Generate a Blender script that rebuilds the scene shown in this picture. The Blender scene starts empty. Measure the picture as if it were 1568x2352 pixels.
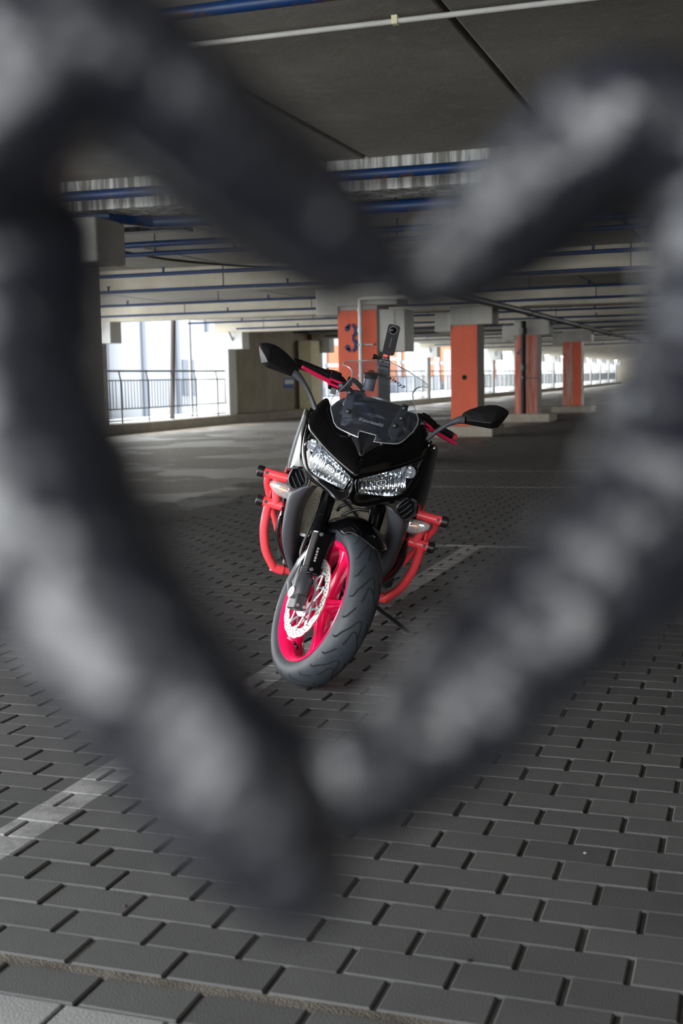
import bpy, bmesh, math, random
from mathutils import Vector as V, Matrix as M
random.seed(7)
SC = bpy.context.scene
COL = SC.collection
PI = math.pi

# ------------------------------------------------------------------ camera, sky, exposure
CAM_P = V((0, 0, 1.0748))
pit, rol, yaw = math.radians(6.27), math.radians(-1.13), math.radians(18.77)
FWD = V((-math.sin(yaw) * math.cos(pit), math.cos(yaw) * math.cos(pit), -math.sin(pit)))
_rt = V((math.cos(yaw), math.sin(yaw), 0))
_up = _rt.cross(FWD)
RT = _rt * math.cos(rol) + _up * math.sin(rol)
UP = -_rt * math.sin(rol) + _up * math.cos(rol)
cd = bpy.data.cameras.new('camera')
cam = bpy.data.objects.new('camera', cd)
COL.objects.link(cam)
cam.matrix_world = M(((RT.x, UP.x, -FWD.x, CAM_P.x), (RT.y, UP.y, -FWD.y, CAM_P.y), (RT.z, UP.z, -FWD.z, CAM_P.z), (0, 0, 0, 1)))
cd.sensor_fit = 'HORIZONTAL'
cd.sensor_width = 24.0
cd.lens = 2780 / 1568 * 24.0
cd.clip_start = 0.01
cd.clip_end = 600
cd.dof.use_dof = True
cd.dof.focus_distance = 4.15
cd.dof.aperture_fstop = 5.4
SC.camera = cam

W = bpy.data.worlds.new('sky')
SC.world = W
W.use_nodes = True
wn = W.node_tree
bg = wn.nodes['Background']
tc = wn.nodes.new('ShaderNodeTexCoord')
sx = wn.nodes.new('ShaderNodeSeparateXYZ')
rp = wn.nodes.new('ShaderNodeValToRGB')
rp.color_ramp.elements[0].position = 0.45
rp.color_ramp.elements[0].color = (1.0, 0.985, 0.96, 1)
rp.color_ramp.elements[1].position = 1.0
rp.color_ramp.elements[1].color = (0.80, 0.90, 1.0, 1)
mp = wn.nodes.new('ShaderNodeMapRange')
mp.inputs[1].default_value = -1
wn.links.new(tc.outputs['Generated'], sx.inputs[0])
wn.links.new(sx.outputs[2], mp.inputs[0])
wn.links.new(mp.outputs[0], rp.inputs[0])
wn.links.new(rp.outputs[0], bg.inputs[0])
bg.inputs[1].default_value = 5.0

vs = SC.view_settings
vs.view_transform = 'Standard'
vs.look = 'None'
vs.gamma = 1
vs.use_curve_mapping = False
vs.exposure = 1.0
SC.cycles.diffuse_bounces = 8
SC.cycles.max_bounces = 14
SC.cycles.transparent_max_bounces = 24

# ------------------------------------------------------------------ helpers
def link(o, parent=None):
    COL.objects.link(o)
    if parent is not None:
        o.parent = parent
    return o

def tag(o, label=None, cat=None, group=None, kind=None):
    if label: o['label'] = label
    if cat: o['category'] = cat
    if group: o['group'] = group
    if kind: o['kind'] = kind
    return o

def empty(name, label, cat, loc=(0, 0, 0), group=None, parent=None):
    o = bpy.data.objects.new(name, None)
    o.empty_display_size = 0.05
    o.location = loc
    link(o, parent)
    return tag(o, label, cat, group)

def catmull(pts, n):
    pts = [V(p) for p in pts]
    if len(pts) < 3 or n <= 1:
        return pts
    out = []
    L = len(pts)
    for i in range(L - 1):
        p1, p2 = pts[i], pts[i + 1]
        p0 = pts[i - 1] if i > 0 else p1 * 2 - p2
        p3 = pts[i + 2] if i + 2 < L else p2 * 2 - p1
        for k in range(n):
            t = k / n
            out.append(0.5 * ((2 * p1) + (p2 - p0) * t + (2 * p0 - 5 * p1 + 4 * p2 - p3) * t * t + (3 * p1 - p0 - 3 * p2 + p3) * t ** 3))
    out.append(pts[-1])
    return out

class MB:
    def __init__(self):
        self.v, self.f = [], []
    def add(self, vs_, fs_, mat=None):
        b = len(self.v)
        self.v += [tuple(mat @ V(p)) if mat else tuple(p) for p in vs_]
        self.f += [tuple(b + i for i in f) for f in fs_]
        return self
    def box(self, x0, x1, y0, y1, z0, z1, mat=None):
        vv = [(x, y, z) for x in (x0, x1) for y in (y0, y1) for z in (z0, z1)]
        return self.add(vv, [(0, 1, 3, 2), (4, 6, 7, 5), (0, 4, 5, 1), (2, 3, 7, 6), (0, 2, 6, 4), (1, 5, 7, 3)], mat)
    def obox(self, c, a, b, d):
        """box from centre and three half axes"""
        c, a, b, d = V(c), V(a), V(b), V(d)
        vv = [c + a * i + b * j + d * k for i in (-1, 1) for j in (-1, 1) for k in (-1, 1)]
        return self.add(vv, [(0, 1, 3, 2), (4, 6, 7, 5), (0, 4, 5, 1), (2, 3, 7, 6), (0, 2, 6, 4), (1, 5, 7, 3)])
    def tube(self, pts, r, seg=12, n=1, cap=True, sq=None):
        """swept tube along pts; r scalar or list; sq=(w,h) scale of the round section"""
        raw = [V(p) for p in pts]
        P = catmull(raw, n)
        if isinstance(r, (int, float)):
            R = [r] * len(P)
        else:
            R = []
            for i in range(len(P)):
                t = i / (len(P) - 1) * (len(r) - 1)
                k = min(int(t), len(r) - 2)
                R.append(r[k] + (r[k + 1] - r[k]) * (t - k))
        T = []
        for i in range(len(P)):
            d = P[min(i + 1, len(P) - 1)] - P[max(i - 1, 0)]
            T.append(d.normalized())
        ref = V((0, 0, 1)) if abs(T[0].z) < 0.9 else V((1, 0, 0))
        N = T[0].cross(ref).normalized()
        rings = []
        for i in range(len(P)):
            N = (N - T[i] * N.dot(T[i])).normalized()
            B = T[i].cross(N)
            a, b = sq if sq else (1, 1)
            rings.append([P[i] + (N * math.cos(2 * PI * k / seg) * a + B * math.sin(2 * PI * k / seg) * b) * R[i] for k in range(seg)])
        return self.loft(rings, cap=cap)
    def loft(self, rings, cap=True, closed=True):
        n = len(rings[0])
        vv = [p for r in rings for p in r]
        ff = []
        for i in range(len(rings) - 1):
            for k in range(n if closed else n - 1):
                k2 = (k + 1) % n
                ff.append((i * n + k, i * n + k2, (i + 1) * n + k2, (i + 1) * n + k))
        if cap and closed:
            ff.append(tuple(range(n - 1, -1, -1)))
            ff.append(tuple((len(rings) - 1) * n + k for k in range(n)))
        return self.add(vv, ff)
    def lathe(self, prof, seg=32, mat=None, closed=False, axis='z'):
        """prof = [(r, h)]; revolve about the axis"""
        vv, ff = [], []
        n = len(prof)
        for i in range(seg):
            a = 2 * PI * i / seg
            for r, h in prof:
                if axis == 'z': vv.append((r * math.cos(a), r * math.sin(a), h))
                elif axis == 'y': vv.append((r * math.cos(a), h, r * math.sin(a)))
                else: vv.append((h, r * math.cos(a), r * math.sin(a)))
        for i in range(seg):
            j = (i + 1) % seg
            for k in range(n if closed else n - 1):
                k2 = (k + 1) % n
                ff.append((i * n + k, i * n + k2, j * n + k2, j * n + k))
        return self.add(vv, ff, mat)
    def cyl(self, p0, p1, r, seg=16, r1=None):
        return self.tube([p0, p1], [r, r if r1 is None else r1], seg)
    def grid(self, rows, nu=4, nv=4, mirror=False):
        """Catmull-Rom surface through a control grid (rows of equal length)"""
        R = [catmull(r, nu) for r in rows]
        cols = [catmull([r[k] for r in R], nv) for k in range(len(R[0]))]
        a, b = len(cols), len(cols[0])
        for s in ((1, -1) if mirror else (1,)):
            vv = [V((p.x, p.y * s, p.z)) for c in cols for p in c]
            ff = [(i * b + k, (i + 1) * b + k, (i + 1) * b + k + 1, i * b + k + 1) for i in range(a - 1) for k in range(b - 1)]
            if s < 0: ff = [tuple(reversed(f)) for f in ff]
            self.add(vv, ff)
        return self
    def sphere(self, c, r, seg=12, mat=None):
        sx_, sy_, sz_ = r if isinstance(r, (tuple, list)) else (r, r, r)
        prof = [(math.sin(PI * i / seg), -math.cos(PI * i / seg)) for i in range(seg + 1)]
        mm = M.Translation(V(c)) @ M.Diagonal((sx_, sy_, sz_, 1))
        return self.lathe(prof, seg * 2, (mat @ mm) if mat else mm)
    def prism(self, poly, axis, a, b):
        """extrude 2D polygon along axis from a to b; poly in the two other axes in order"""
        def mk(p, h):
            return {'x': (h, p[0], p[1]), 'y': (p[0], h, p[1]), 'z': (p[0], p[1], h)}[axis]
        return self.loft([[mk(p, a) for p in poly], [mk(p, b) for p in poly]])
    def build(self, name, mat, parent=None, smooth=35, bevel=0, solid=0, mat4=None, offset=0, merge=0):
        me = bpy.data.meshes.new(name)
        vv = [mat4 @ V(p) for p in self.v] if mat4 else self.v
        me.from_pydata([tuple(p) for p in vv], [], self.f)
        bm = bmesh.new()
        bm.from_mesh(me)
        if merge: bmesh.ops.remove_doubles(bm, verts=bm.verts, dist=merge)
        bmesh.ops.recalc_face_normals(bm, faces=bm.faces)
        bm.to_mesh(me)
        bm.free()
        if smooth:
            me.polygons.foreach_set('use_smooth', [True] * len(me.polygons))
            me.set_sharp_from_angle(angle=math.radians(smooth))
        me.materials.append(mat)
        o = bpy.data.objects.new(name, me)
        link(o, parent)
        if solid:
            s = o.modifiers.new('solid', 'SOLIDIFY'); s.thickness = solid; s.offset = offset
        if bevel:
            b = o.modifiers.new('bevel', 'BEVEL'); b.width = bevel; b.segments = 2; b.limit_method = 'ANGLE'; b.angle_limit = math.radians(40)
        return o

# ------------------------------------------------------------------ materials
def new_mat(name):
    m = bpy.data.materials.new(name)
    m.use_nodes = True
    return m, m.node_tree, m.node_tree.nodes['Principled BSDF']

def N(nt, t, **kw):
    n = nt.nodes.new('ShaderNode' + t)
    for k, v in kw.items():
        if k.startswith('i'):
            n.inputs[int(k[1:])].default_value = v
        else:
            setattr(n, k, v)
    return n

def pmat(name, col, rough=0.5, metal=0.0, coat=0.0, bump=0.0, bscale=40, var=0.0, vscale=8, spec=0.5, rvar=0.0):
    m, nt, p = new_mat(name)
    p.inputs['Base Color'].default_value = (*col, 1)
    p.inputs['Roughness'].default_value = rough
    p.inputs['Metallic'].default_value = metal
    p.inputs['Coat Weight'].default_value = coat
    p.inputs['Coat Roughness'].default_value = 0.05
    p.inputs['Specular IOR Level'].default_value = spec
    tco = N(nt, 'TexCoord')
    if bump:
        n = N(nt, 'TexNoise'); n.inputs['Scale'].default_value = bscale; n.inputs['Detail'].default_value = 4
        b = N(nt, 'Bump'); b.inputs['Strength'].default_value = bump; b.inputs['Distance'].default_value = 0.01
        nt.links.new(tco.outputs['Object'], n.inputs['Vector'])
        nt.links.new(n.outputs[0], b.inputs['Height'])
        nt.links.new(b.outputs[0], p.inputs['Normal'])
    if var or rvar:
        n = N(nt, 'TexNoise'); n.inputs['Scale'].default_value = vscale; n.inputs['Detail'].default_value = 5
        nt.links.new(tco.outputs['Object'], n.inputs['Vector'])
        if var:
            mr = N(nt, 'MapRange'); mr.inputs[1].default_value = 0.3; mr.inputs[2].default_value = 0.7
            mr.inputs[3].default_value = 1 - var; mr.inputs[4].default_value = 1 + var
            mx = N(nt, 'MixRGB', blend_type='MULTIPLY'); mx.inputs[0].default_value = 1
            mx.inputs[1].default_value = (*col, 1)
            nt.links.new(n.outputs[0], mr.inputs[0]); nt.links.new(mr.outputs[0], mx.inputs[2])
            nt.links.new(mx.outputs[0], p.inputs['Base Color'])
        if rvar:
            mr = N(nt, 'MapRange'); mr.inputs[1].default_value = 0.35; mr.inputs[2].default_value = 0.65
            mr.inputs[3].default_value = max(0.02, rough - rvar); mr.inputs[4].default_value = min(1, rough + rvar)
            nt.links.new(n.outputs[0], mr.inputs[0]); nt.links.new(mr.outputs[0], p.inputs['Roughness'])
    return m

def glassy(name, tint=(0.95, 0.97, 1.0), refl=0.06, rough=0.02, scratch_sheen=0.0, milk=0.0):
    """thin clear plastic: transparent with a fresnel gloss"""
    m = bpy.data.materials.new(name); m.use_nodes = True
    nt = m.node_tree
    nt.nodes.remove(nt.nodes['Principled BSDF'])
    out = nt.nodes['Material Output']
    tr = N(nt, 'BsdfTransparent'); tr.inputs[0].default_value = (*tint, 1)
    gl = N(nt, 'BsdfGlossy'); gl.inputs['Roughness'].default_value = rough
    lw = N(nt, 'LayerWeight')
    pw = N(nt, 'Math', operation='POWER'); pw.inputs[1].default_value = 4
    nt.links.new(lw.outputs['Facing'], pw.inputs[0])
    ad = N(nt, 'Math', operation='ADD', use_clamp=True); ad.inputs[1].default_value = refl
    nt.links.new(pw.outputs[0], ad.inputs[0])
    mx = N(nt, 'MixShader')
    nt.links.new(ad.outputs[0], mx.inputs[0]); nt.links.new(tr.outputs[0], mx.inputs[1]); nt.links.new(gl.outputs[0], mx.inputs[2])
    last = mx
    if scratch_sheen:
        tco = N(nt, 'TexCoord')
        mpn = N(nt, 'Mapping'); mpn.inputs['Rotation'].default_value = (0.3, 0.5, 0.9); mpn.inputs['Scale'].default_value = (260, 14, 30)
        n = N(nt, 'TexNoise'); n.inputs['Scale'].default_value = 1.0; n.inputs['Detail'].default_value = 6
        r = N(nt, 'MapRange'); r.inputs[1].default_value = 0.60; r.inputs[2].default_value = 0.75; r.inputs[3].default_value = 0.012; r.inputs[4].default_value = scratch_sheen
        df = N(nt, 'BsdfDiffuse'); df.inputs[0].default_value = (0.55, 0.64, 0.82, 1)  # bluish sheen put into the colour, over the scratches and faintly everywhere
        m2 = N(nt, 'MixShader')
        nt.links.new(tco.outputs['Object'], mpn.inputs[0]); nt.links.new(mpn.outputs[0], n.inputs['Vector'])
        nt.links.new(n.outputs[0], r.inputs[0]); nt.links.new(r.outputs[0], m2.inputs[0])
        nt.links.new(mx.outputs[0], m2.inputs[1]); nt.links.new(df.outputs[0], m2.inputs[2])
        last = m2
    if milk:
        df = N(nt, 'BsdfDiffuse'); df.inputs[0].default_value = (0.85, 0.85, 0.85, 1)
        m3 = N(nt, 'MixShader'); m3.inputs[0].default_value = milk
        nt.links.new(last.outputs[0], m3.inputs[1]); nt.links.new(df.outputs[0], m3.inputs[2])
        last = m3
    nt.links.new(last.outputs[0], out.inputs[0])
    return m

def concrete(name, a, b, scale=1.2, streak=0.0, rough=0.85, bump=0.25, stain=None):
    m, nt, p = new_mat(name)
    tco = N(nt, 'TexCoord')
    geo = N(nt, 'NewGeometry')
    n1 = N(nt, 'TexNoise'); n1.inputs['Scale'].default_value = scale; n1.inputs['Detail'].default_value = 8; n1.inputs['Roughness'].default_value = 0.65
    nt.links.new(geo.outputs['Position'], n1.inputs['Vector'])
    mx = N(nt, 'MixRGB'); mx.inputs[1].default_value = (*a, 1); mx.inputs[2].default_value = (*b, 1)
    r1 = N(nt, 'MapRange'); r1.inputs[1].default_value = 0.35; r1.inputs[2].default_value = 0.68
    nt.links.new(n1.outputs[0], r1.inputs[0]); nt.links.new(r1.outputs[0], mx.inputs[0])
    col = mx
    if streak:
        mpn = N(nt, 'Mapping'); mpn.inputs['Scale'].default_value = (9, 9, 0.5)
        nt.links.new(geo.outputs['Position'], mpn.inputs[0])
        n2 = N(nt, 'TexNoise'); n2.inputs['Scale'].default_value = 1.3; n2.inputs['Detail'].default_value = 6; n2.inputs['Roughness'].default_value = 0.7
        nt.links.new(mpn.outputs[0], n2.inputs['Vector'])
        r2 = N(nt, 'MapRange'); r2.inputs[1].default_value = 0.52 if streak < .8 else 0.44; r2.inputs[2].default_value = 0.68 if streak < .8 else 0.58; r2.inputs[4].default_value = streak
        nt.links.new(n2.outputs[0], r2.inputs[0])
        m2 = N(nt, 'MixRGB'); m2.inputs[2].default_value = (*(stain or (0.6, 0.59, 0.56)), 1)
        nt.links.new(r2.outputs[0], m2.inputs[0]); nt.links.new(mx.outputs[0], m2.inputs[1])
        col = m2
    nt.links.new(col.outputs[0], p.inputs['Base Color'])
    p.inputs['Roughness'].default_value = rough
    n3 = N(nt, 'TexNoise'); n3.inputs['Scale'].default_value = 35; n3.inputs['Detail'].default_value = 5
    nt.links.new(geo.outputs['Position'], n3.inputs['Vector'])
    bp = N(nt, 'Bump'); bp.inputs['Strength'].default_value = bump; bp.inputs['Distance'].default_value = 0.01
    nt.links.new(n3.outputs[0], bp.inputs['Height']); nt.links.new(bp.outputs[0], p.inputs['Normal'])
    return m

K = {}
K['gloss'] = pmat('black gloss plastic', (0.002, 0.002, 0.0025), 0.13, coat=0.08, spec=0.28)
K['black'] = pmat('black plastic', (0.006, 0.006, 0.007), 0.5, bump=0.1, bscale=300, spec=0.28)
K['dark'] = pmat('dark metal', (0.012, 0.012, 0.013), 0.5)  # one even near-black base colour
K['grey'] = pmat('matte grey plastic', (0.050, 0.053, 0.062), 0.42, bump=0.06, bscale=400)
K['casting'] = pmat('dark grey casting', (0.045, 0.047, 0.052), 0.4, metal=0.3, bump=0.08, bscale=200)
K['pink'] = pmat('candy pink paint', (0.80, 0.004, 0.085), 0.22, coat=0.6)
K['lever'] = pmat('anodised pink', (1.0, 0.02, 0.12), 0.35, coat=0.2)
K['coral'] = pmat('coral red powder coat', (1.0, 0.075, 0.095), 0.35, coat=0.2)
K['rubber'] = pmat('tyre rubber', (0.026, 0.032, 0.040), 0.55, bump=0.1, bscale=150, var=0.25, vscale=14)
K['groove'] = pmat('tyre groove', (0.004, 0.004, 0.004), 0.9)
K['capr'] = pmat('black rubber', (0.008, 0.008, 0.009), 0.4)
K['steel'] = pmat('brushed steel', (0.62, 0.61, 0.59), 0.34, metal=1.0)
K['chrome'] = pmat('chrome', (0.75, 0.77, 0.80), 0.12, metal=1.0)
K['alu'] = pmat('silver aluminium', (0.55, 0.57, 0.60), 0.3, metal=0.9)
K['reflector'] = pmat('headlamp reflector', (0.85, 0.88, 0.92), 0.1, metal=1.0)
K['lens'] = glassy('clear lens', (0.94, 0.97, 1.0), 0.03, 0.03)
K['screen'] = glassy('clear windscreen', (0.90, 0.92, 0.95), 0.07, 0.03, scratch_sheen=0.20)
K['siglens'] = glassy('turn signal lens', (0.95, 0.95, 0.95), 0.10, 0.06, milk=.25)
K['poslens'] = pmat('frosted lamp reflector', (0.30, 0.32, 0.36), 0.3, metal=0.8)
K['amber'] = pmat('amber bulb', (1.0, 0.28, 0.01), 0.2)
K['fins'] = pmat('radiator fins', (0.78, 0.73, 0.62), 0.5, metal=0.0)
K['white'] = pmat('white lettering', (0.75, 0.75, 0.75), 0.5)
K['silver'] = pmat('silver lettering', (0.34, 0.34, 0.35), 0.5)
K['mirror'] = pmat('mirror glass', (0.8, 0.8, 0.8), 0.02, metal=1.0)
K['leather'] = pmat('black leather', (0.012, 0.0135, 0.0195), 0.24, bump=0.4, bscale=150, coat=0.6, rvar=0.08, vscale=60, spec=0.5)
K['cambody'] = pmat('soft black camera shell', (0.006, 0.006, 0.007), 0.6, spec=0.25)
K['visor'] = pmat('dark grey visor plastic', (0.013, 0.013, 0.015), 0.4, spec=0.35)
K['red'] = pmat('red plastic', (0.7, 0.02, 0.015), 0.4)
# ------------------------------------------------------------------ setting materials
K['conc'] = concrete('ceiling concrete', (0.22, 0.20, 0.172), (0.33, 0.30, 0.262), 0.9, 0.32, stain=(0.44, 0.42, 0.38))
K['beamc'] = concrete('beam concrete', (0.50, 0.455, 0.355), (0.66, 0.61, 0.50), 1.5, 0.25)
K['dripc'] = concrete('dripped beam concrete', (0.17, 0.165, 0.15), (0.27, 0.255, 0.235), 2.0, 0.9, stain=(0.75, 0.75, 0.72))
K['pillar'] = concrete('pillar concrete', (0.34, 0.33, 0.30), (0.46, 0.44, 0.40), 1.8, 0.25)
K['darkwall'] = concrete('wall concrete', (0.29, 0.25, 0.185), (0.39, 0.345, 0.265), 1.4, 0.15, stain=(0.3, 0.28, 0.24))
K['pale'] = concrete('pale facade concrete', (0.55, 0.55, 0.53), (0.68, 0.68, 0.66), 2.0, 0.2)
K['rearwall'] = concrete('added rear wall concrete', (0.16, 0.16, 0.165), (0.24, 0.24, 0.245), 1.0)  # for the added, unseen wall behind the camera
K['kerb'] = concrete('kerb concrete', (0.26, 0.235, 0.19), (0.36, 0.33, 0.28), 3.0, 0.2)
K['orange'] = concrete('orange wall paint', (0.58, 0.085, 0.032), (0.66, 0.108, 0.042), 2.5, 0.3, rough=0.6, bump=0.15, stain=(0.42, 0.07, 0.035))
K['orangeworn'] = concrete('worn orange paint', (0.50, 0.085, 0.035), (0.58, 0.12, 0.06), 2.5, 0.85, rough=0.6, bump=0.15, stain=(0.42, 0.33, 0.30))
K['navy'] = pmat('navy stencil paint', (0.016, 0.022, 0.085), 0.7, var=0.2)
K['blue'] = None
K['gal'] = pmat('grey galvanised metal', (0.30, 0.30, 0.29), 0.5, metal=0.4, var=0.15)
K['railm'] = pmat('grey rail paint', (0.045, 0.05, 0.055), 0.6)
K['whitep'] = pmat('white pipe plastic', (0.62, 0.61, 0.58), 0.4, var=0.08)
K['cream'] = pmat('cream paint', (0.80, 0.75, 0.50), 0.6, var=0.06)
K['alarm'] = pmat('dull red paint', (0.16, 0.03, 0.02), 0.6)
K['cab'] = pmat('grey cabinet paint', (0.40, 0.40, 0.37), 0.5, var=0.06)
K['rustpost'] = pmat('brown steel', (0.035, 0.022, 0.017), 0.7)
K['yellow'] = pmat('worn yellow paint', (0.55, 0.38, 0.06), 0.7, var=0.3)
K['extwhite'] = pmat('pale cladding', (0.17, 0.18, 0.195), 0.8)
K['extgrey'] = pmat('pale grey cladding', (0.075, 0.086, 0.105), 0.8)
K['extorange'] = pmat('orange cladding', (0.17, 0.042, 0.002), 0.8)
K['extground'] = pmat('pale outdoor paving', (0.58, 0.58, 0.57), 0.8, var=0.1, vscale=0.3)

def blue_pipe_mat():
    m, nt, p = new_mat('blue pipe paint with rust')
    geo = N(nt, 'NewGeometry')
    n = N(nt, 'TexNoise'); n.inputs['Scale'].default_value = 14; n.inputs['Detail'].default_value = 7; n.inputs['Roughness'].default_value = 0.7
    nt.links.new(geo.outputs['Position'], n.inputs['Vector'])
    s = N(nt, 'SeparateXYZ'); nt.links.new(geo.outputs['Normal'], s.inputs[0])
    a = N(nt, 'Math', operation='MULTIPLY_ADD'); a.inputs[1].default_value = -0.12; nt.links.new(s.outputs[2], a.inputs[0]); nt.links.new(n.outputs[0], a.inputs[2])
    r = N(nt, 'MapRange'); r.inputs[1].default_value = 0.62; r.inputs[2].default_value = 0.68
    nt.links.new(a.outputs[0], r.inputs[0])
    mx = N(nt, 'MixRGB'); mx.inputs[1].default_value = (0.002, 0.029, 0.115, 1); mx.inputs[2].default_value = (0.085, 0.042, 0.022, 1)
    nt.links.new(r.outputs[0], mx.inputs[0]); nt.links.new(mx.outputs[0], p.inputs['Base Color'])
    p.inputs['Roughness'].default_value = 0.45
    return m
K['blue'] = blue_pipe_mat()

def paver_mat():
    m, nt, p = new_mat('grey concrete paver')
    geo = N(nt, 'NewGeometry'); oi = N(nt, 'ObjectInfo')
    ad = N(nt, 'Math', operation='ADD'); nt.links.new(geo.outputs['Random Per Island'], ad.inputs[0]); nt.links.new(oi.outputs['Random'], ad.inputs[1])
    fr = N(nt, 'Math', operation='FRACT'); nt.links.new(ad.outputs[0], fr.inputs[0])
    n = N(nt, 'TexNoise'); n.inputs['Scale'].default_value = 2.2; n.inputs['Detail'].default_value = 8; n.inputs['Roughness'].default_value = 0.6
    nt.links.new(geo.outputs['Position'], n.inputs['Vector'])
    av = N(nt, 'Math', operation='MULTIPLY_ADD'); av.inputs[1].default_value = 0.35; nt.links.new(fr.outputs[0], av.inputs[0]); nt.links.new(n.outputs[0], av.inputs[2])
    r = N(nt, 'ValToRGB')
    r.color_ramp.elements[0].position = 0.4; r.color_ramp.elements[0].color = (0.046, 0.045, 0.044, 1)
    r.color_ramp.elements[1].position = 0.95; r.color_ramp.elements[1].color = (0.072, 0.070, 0.068, 1)
    nt.links.new(av.outputs[0], r.inputs[0])
    # worn white parking lines, painted on the ground by position
    s = N(nt, 'SeparateXYZ'); nt.links.new(geo.outputs['Position'], s.inputs[0])
    def band(sock, c, w):
        q = N(nt, 'Math', operation='SUBTRACT'); q.inputs[1].default_value = c; nt.links.new(s.outputs[sock], q.inputs[0])
        b = N(nt, 'Math', operation='ABSOLUTE'); nt.links.new(q.outputs[0], b.inputs[0])
        l = N(nt, 'Math', operation='LESS_THAN'); l.inputs[1].default_value = w; nt.links.new(b.outputs[0], l.inputs[0])
        return l.outputs[0]
    def mul(a_, b_):
        q = N(nt, 'Math', operation='MULTIPLY'); nt.links.new(a_, q.inputs[0]); nt.links.new(b_, q.inputs[1]); return q.outputs[0]
    def mx_(a_, b_):
        q = N(nt, 'Math', operation='MAXIMUM'); nt.links.new(a_, q.inputs[0]); nt.links.new(b_, q.inputs[1]); return q.outputs[0]
    line = mul(band(0, -1.665, 0.058), band(1, 3.8, 3.7))
    for y, x0, x1 in ((7.5, -2.45, -1.2), (11.6, -3.4, -0.8), (13.6, -3.8, -0.6), (15.9, -2.2, -1.0)):
        line = mx_(line, mul(band(1, y, 0.05), band(0, (x0 + x1) / 2, (x1 - x0) / 2)))
    n2 = N(nt, 'TexNoise'); n2.inputs['Scale'].default_value = 9; n2.inputs['Detail'].default_value = 6; n2.inputs['Roughness'].default_value = 0.7
    nt.links.new(geo.outputs['Position'], n2.inputs['Vector'])
    w = N(nt, 'MapRange'); w.inputs[1].default_value = 0.38; w.inputs[2].default_value = 0.58; w.inputs[3].default_value = 0.35; w.inputs[4].default_value = 0.85
    nt.links.new(n2.outputs[0], w.inputs[0])
    mk = mul(line, w.outputs[0])
    mx = N(nt, 'MixRGB'); mx.inputs[2].default_value = (0.29, 0.285, 0.275, 1)
    nt.links.new(mk, mx.inputs[0]); nt.links.new(r.outputs[0], mx.inputs[1])
    nt.links.new(mx.outputs[0], p.inputs['Base Color'])
    p.inputs['Roughness'].default_value = 0.72
    n3 = N(nt, 'TexNoise'); n3.inputs['Scale'].default_value = 260; n3.inputs['Detail'].default_value = 3
    nt.links.new(geo.outputs['Position'], n3.inputs['Vector'])
    bp = N(nt, 'Bump'); bp.inputs['Strength'].default_value = 0.35; bp.inputs['Distance'].default_value = 0.004
    nt.links.new(n3.outputs[0], bp.inputs['Height']); nt.links.new(bp.outputs[0], p.inputs['Normal'])
    return m
K['paver'] = paver_mat()
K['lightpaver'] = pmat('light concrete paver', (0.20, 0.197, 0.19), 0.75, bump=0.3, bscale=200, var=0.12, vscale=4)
K['sand'] = pmat('dark joint sand', (0.036, 0.031, 0.026), 0.95, bump=0.6, bscale=300, var=0.4, vscale=20)
K['dirt'] = pmat('gritty joint dirt', (0.10, 0.085, 0.068), 0.95, bump=0.8, bscale=200, var=0.5, vscale=12)

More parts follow.
